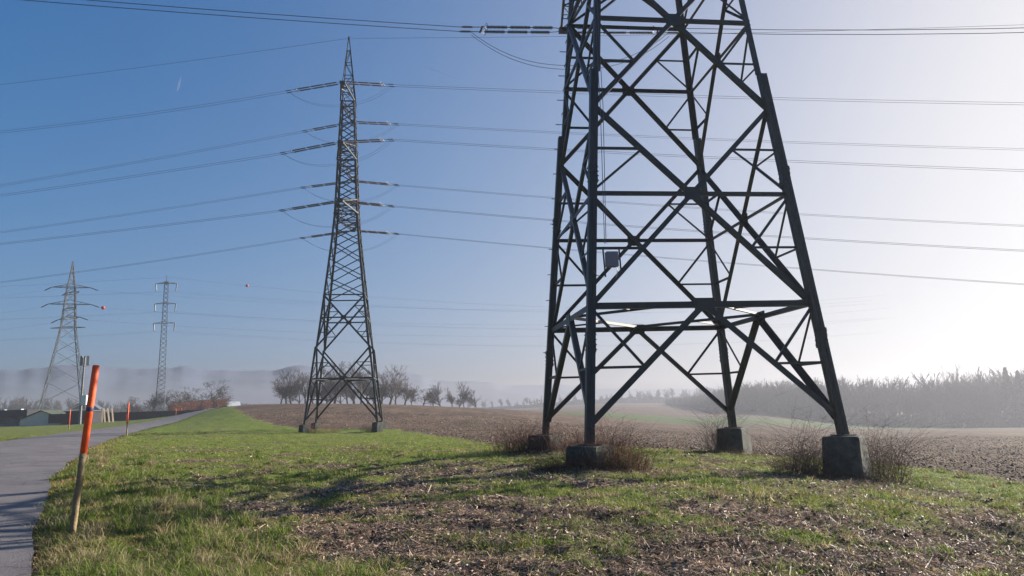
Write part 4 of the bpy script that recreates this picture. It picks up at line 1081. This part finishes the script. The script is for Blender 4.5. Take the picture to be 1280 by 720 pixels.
# straw lying on the ground
x, y = logpos(rs, 430000, 3.4, 34); gq, fq, _ = cover(x, y); k = filt(x, y, (rs.rand(len(x)) < (1-gq)*.95+.10) & (fq < .8)); x, y = x[k], y[k]; n = len(x)
a = rs.rand(n)*6.283; L_ = rs.uniform(.008, .04, n)*(1+(rs.rand(n) < .025)*3)*(1+.02*y); wd = rs.uniform(.0015, .0042, n)*(1+y/14); tl = rs.normal(size=n)*.35
z = terr(x, y)+.012+rs.rand(n)*.018
D = np.stack([np.cos(a)*L_, np.sin(a)*L_, tl*L_], -1); W_ = np.stack([-np.sin(a)*wd, np.cos(a)*wd, rs.normal(size=n)*wd*.6], -1); c = np.stack([x, y, z], -1)
V = np.stack([c-D-W_, c-D+W_, c+D+W_*.7, c+D-W_*.7], 1).reshape(-1, 3)
tone = fbm(x*1.1+60, y*1.1, 3)
C = (np.array([[.42, .305, .225]])*rs.uniform(.2, 1.5, (n, 1))*(.5+1.1*tone[:, None]))*np.where(rs.rand(n) < .3, .55, 1.)[:, None]
tag(bulk('straw_litter', V, np.arange(4*n).reshape(n, 4), M['straw'], None, np.repeat(C, 4, 0)), 'dry straw and chopped stalks strewn over the bare patches', None, None, 'stuff')
# soil clods
def clods(name, label, x, y, s, base, seed):
    rs = np.random.RandomState(seed); n = len(x); o6 = np.array([(1, 0, 0), (-1, 0, 0), (0, 1, 0), (0, -1, 0), (0, 0, 1), (0, 0, -1.)])
    P_ = o6[None]*s[:, None, None]*rs.uniform(.5, 1.3, (n, 6, 1)) + rs.normal(size=(n, 6, 3))*s[:, None, None]*.25
    P_[:, :, 2] *= .6
    V = P_ + np.stack([x, y, terr(x, y)+s*.15], -1)[:, None]
    F = np.array([(0, 2, 4), (2, 1, 4), (1, 3, 4), (3, 0, 4), (2, 0, 5), (1, 2, 5), (3, 1, 5), (0, 3, 5)])
    Fa = (F[None]+np.arange(n)[:, None, None]*6).reshape(-1, 3)
    C = np.array(base)[None]*rs.uniform(.45, 1.5, (n, 1))
    C = np.where((rs.rand(n) < .12)[:, None], np.array([[.36, .31, .25]]), C)
    tag(bulk(name, V.reshape(-1, 3), Fa, M['clod'], None, np.repeat(C, 6, 0)), label, None, None, 'stuff')
x, y = logpos(rs, 26000, 3.6, 22); gq, fq, _ = cover(x, y); k = filt(x, y, (rs.rand(len(x)) < (1-gq)) & (fq < .8)); x, y = x[k], y[k]
clods('soil_crumbs', 'dark crumbs of soil between the straw', x, y, rs.uniform(.008, .028, len(x))*(1+y/20), (.055, .038, .028), 31)
x, y = logpos(rs, 120000, 14, 110, -.55, .95); gq, fq, _ = cover(x, y); k = (rs.rand(len(x)) < fq) & (fq > .4); x, y = x[k], y[k]
clods('field_clods', 'clods and stubble of the ploughed brown field', x, y, (.008+.02*rs.rand(len(x))+.04*rs.rand(len(x))**9)*(1+y/80), (.125, .085, .064), 32)

n = 9000; q = rs.uniform(2.5, 40, n); e = np.abs(rs.normal(size=n))*.16*(1+1.6*np.exp(-((q-7)/1.8)**2)); i0 = np.interp(q, ROAD_R[:, 1], ROAD_R[:, 0])
x, y = i0-.88*e+.05, q-.47*e
clods('road_edge_crumbs', 'soil crumbs and grit spilled over the edge of the road', x, y, rs.uniform(.004, .02, n)*(1+y/15), (.11, .085, .065), 33)
# contrails high above
M['cloud'] = mat('ice_cloud', (.9, .9, .92), 1.)
for p, q, r0, lb in (((-4600, 9100, 4450), (-4560, 9100, 4700), 14, 'short faint white contrail high in the sky left of the whole dark pylon'), ((-1150, 9000, 4680), (-700, 9000, 4480), 9, 'faint slanting contrail high in the sky right of the pylon peak')):
    b = MB(); pts = [Vector(p).lerp(Vector(q), t) for t in np.linspace(0, 1, 7)]; b.tube(pts, [1, r0*.6, r0, r0*.9, r0*.7, r0*.4, 1], 6)
    mt = M['cloud']; o = b.build('contrail', mt, None, True); tag(o, lb, 'contrail')
t = M['cloud'].node_tree; tr = t.nodes.new('ShaderNodeBsdfTransparent'); mx = t.nodes.new('ShaderNodeMixShader'); mx.inputs[0].default_value = .07
t.links.new(tr.outputs[0], mx.inputs[1]); t.links.new(t.nodes['Principled BSDF'].outputs[0], mx.inputs[2]); t.links.new(mx.outputs[0], t.nodes['Material Output'].inputs['Surface'])

# ------------------------------------------------------------------ haze
hz = MB(); hz.box((0, 0, (43.5-27.5)/2), (3040, 3040, 43.5+27.5))
mt = bpy.data.materials.new('haze'); mt.use_nodes = True; t = mt.node_tree; t.nodes.clear()
pv = t.nodes.new('ShaderNodeVolumePrincipled'); out = t.nodes.new('ShaderNodeOutputMaterial')
pv.inputs['Color'].default_value = (.41, .435, .50, 1); pv.inputs['Density'].default_value = HAZE_DENSITY; pv.inputs['Anisotropy'].default_value = .42
t.links.new(pv.outputs[0], out.inputs['Volume'])
tag(hz.build('haze', mt), 'pale winter haze over the fields', None, None, 'stuff')
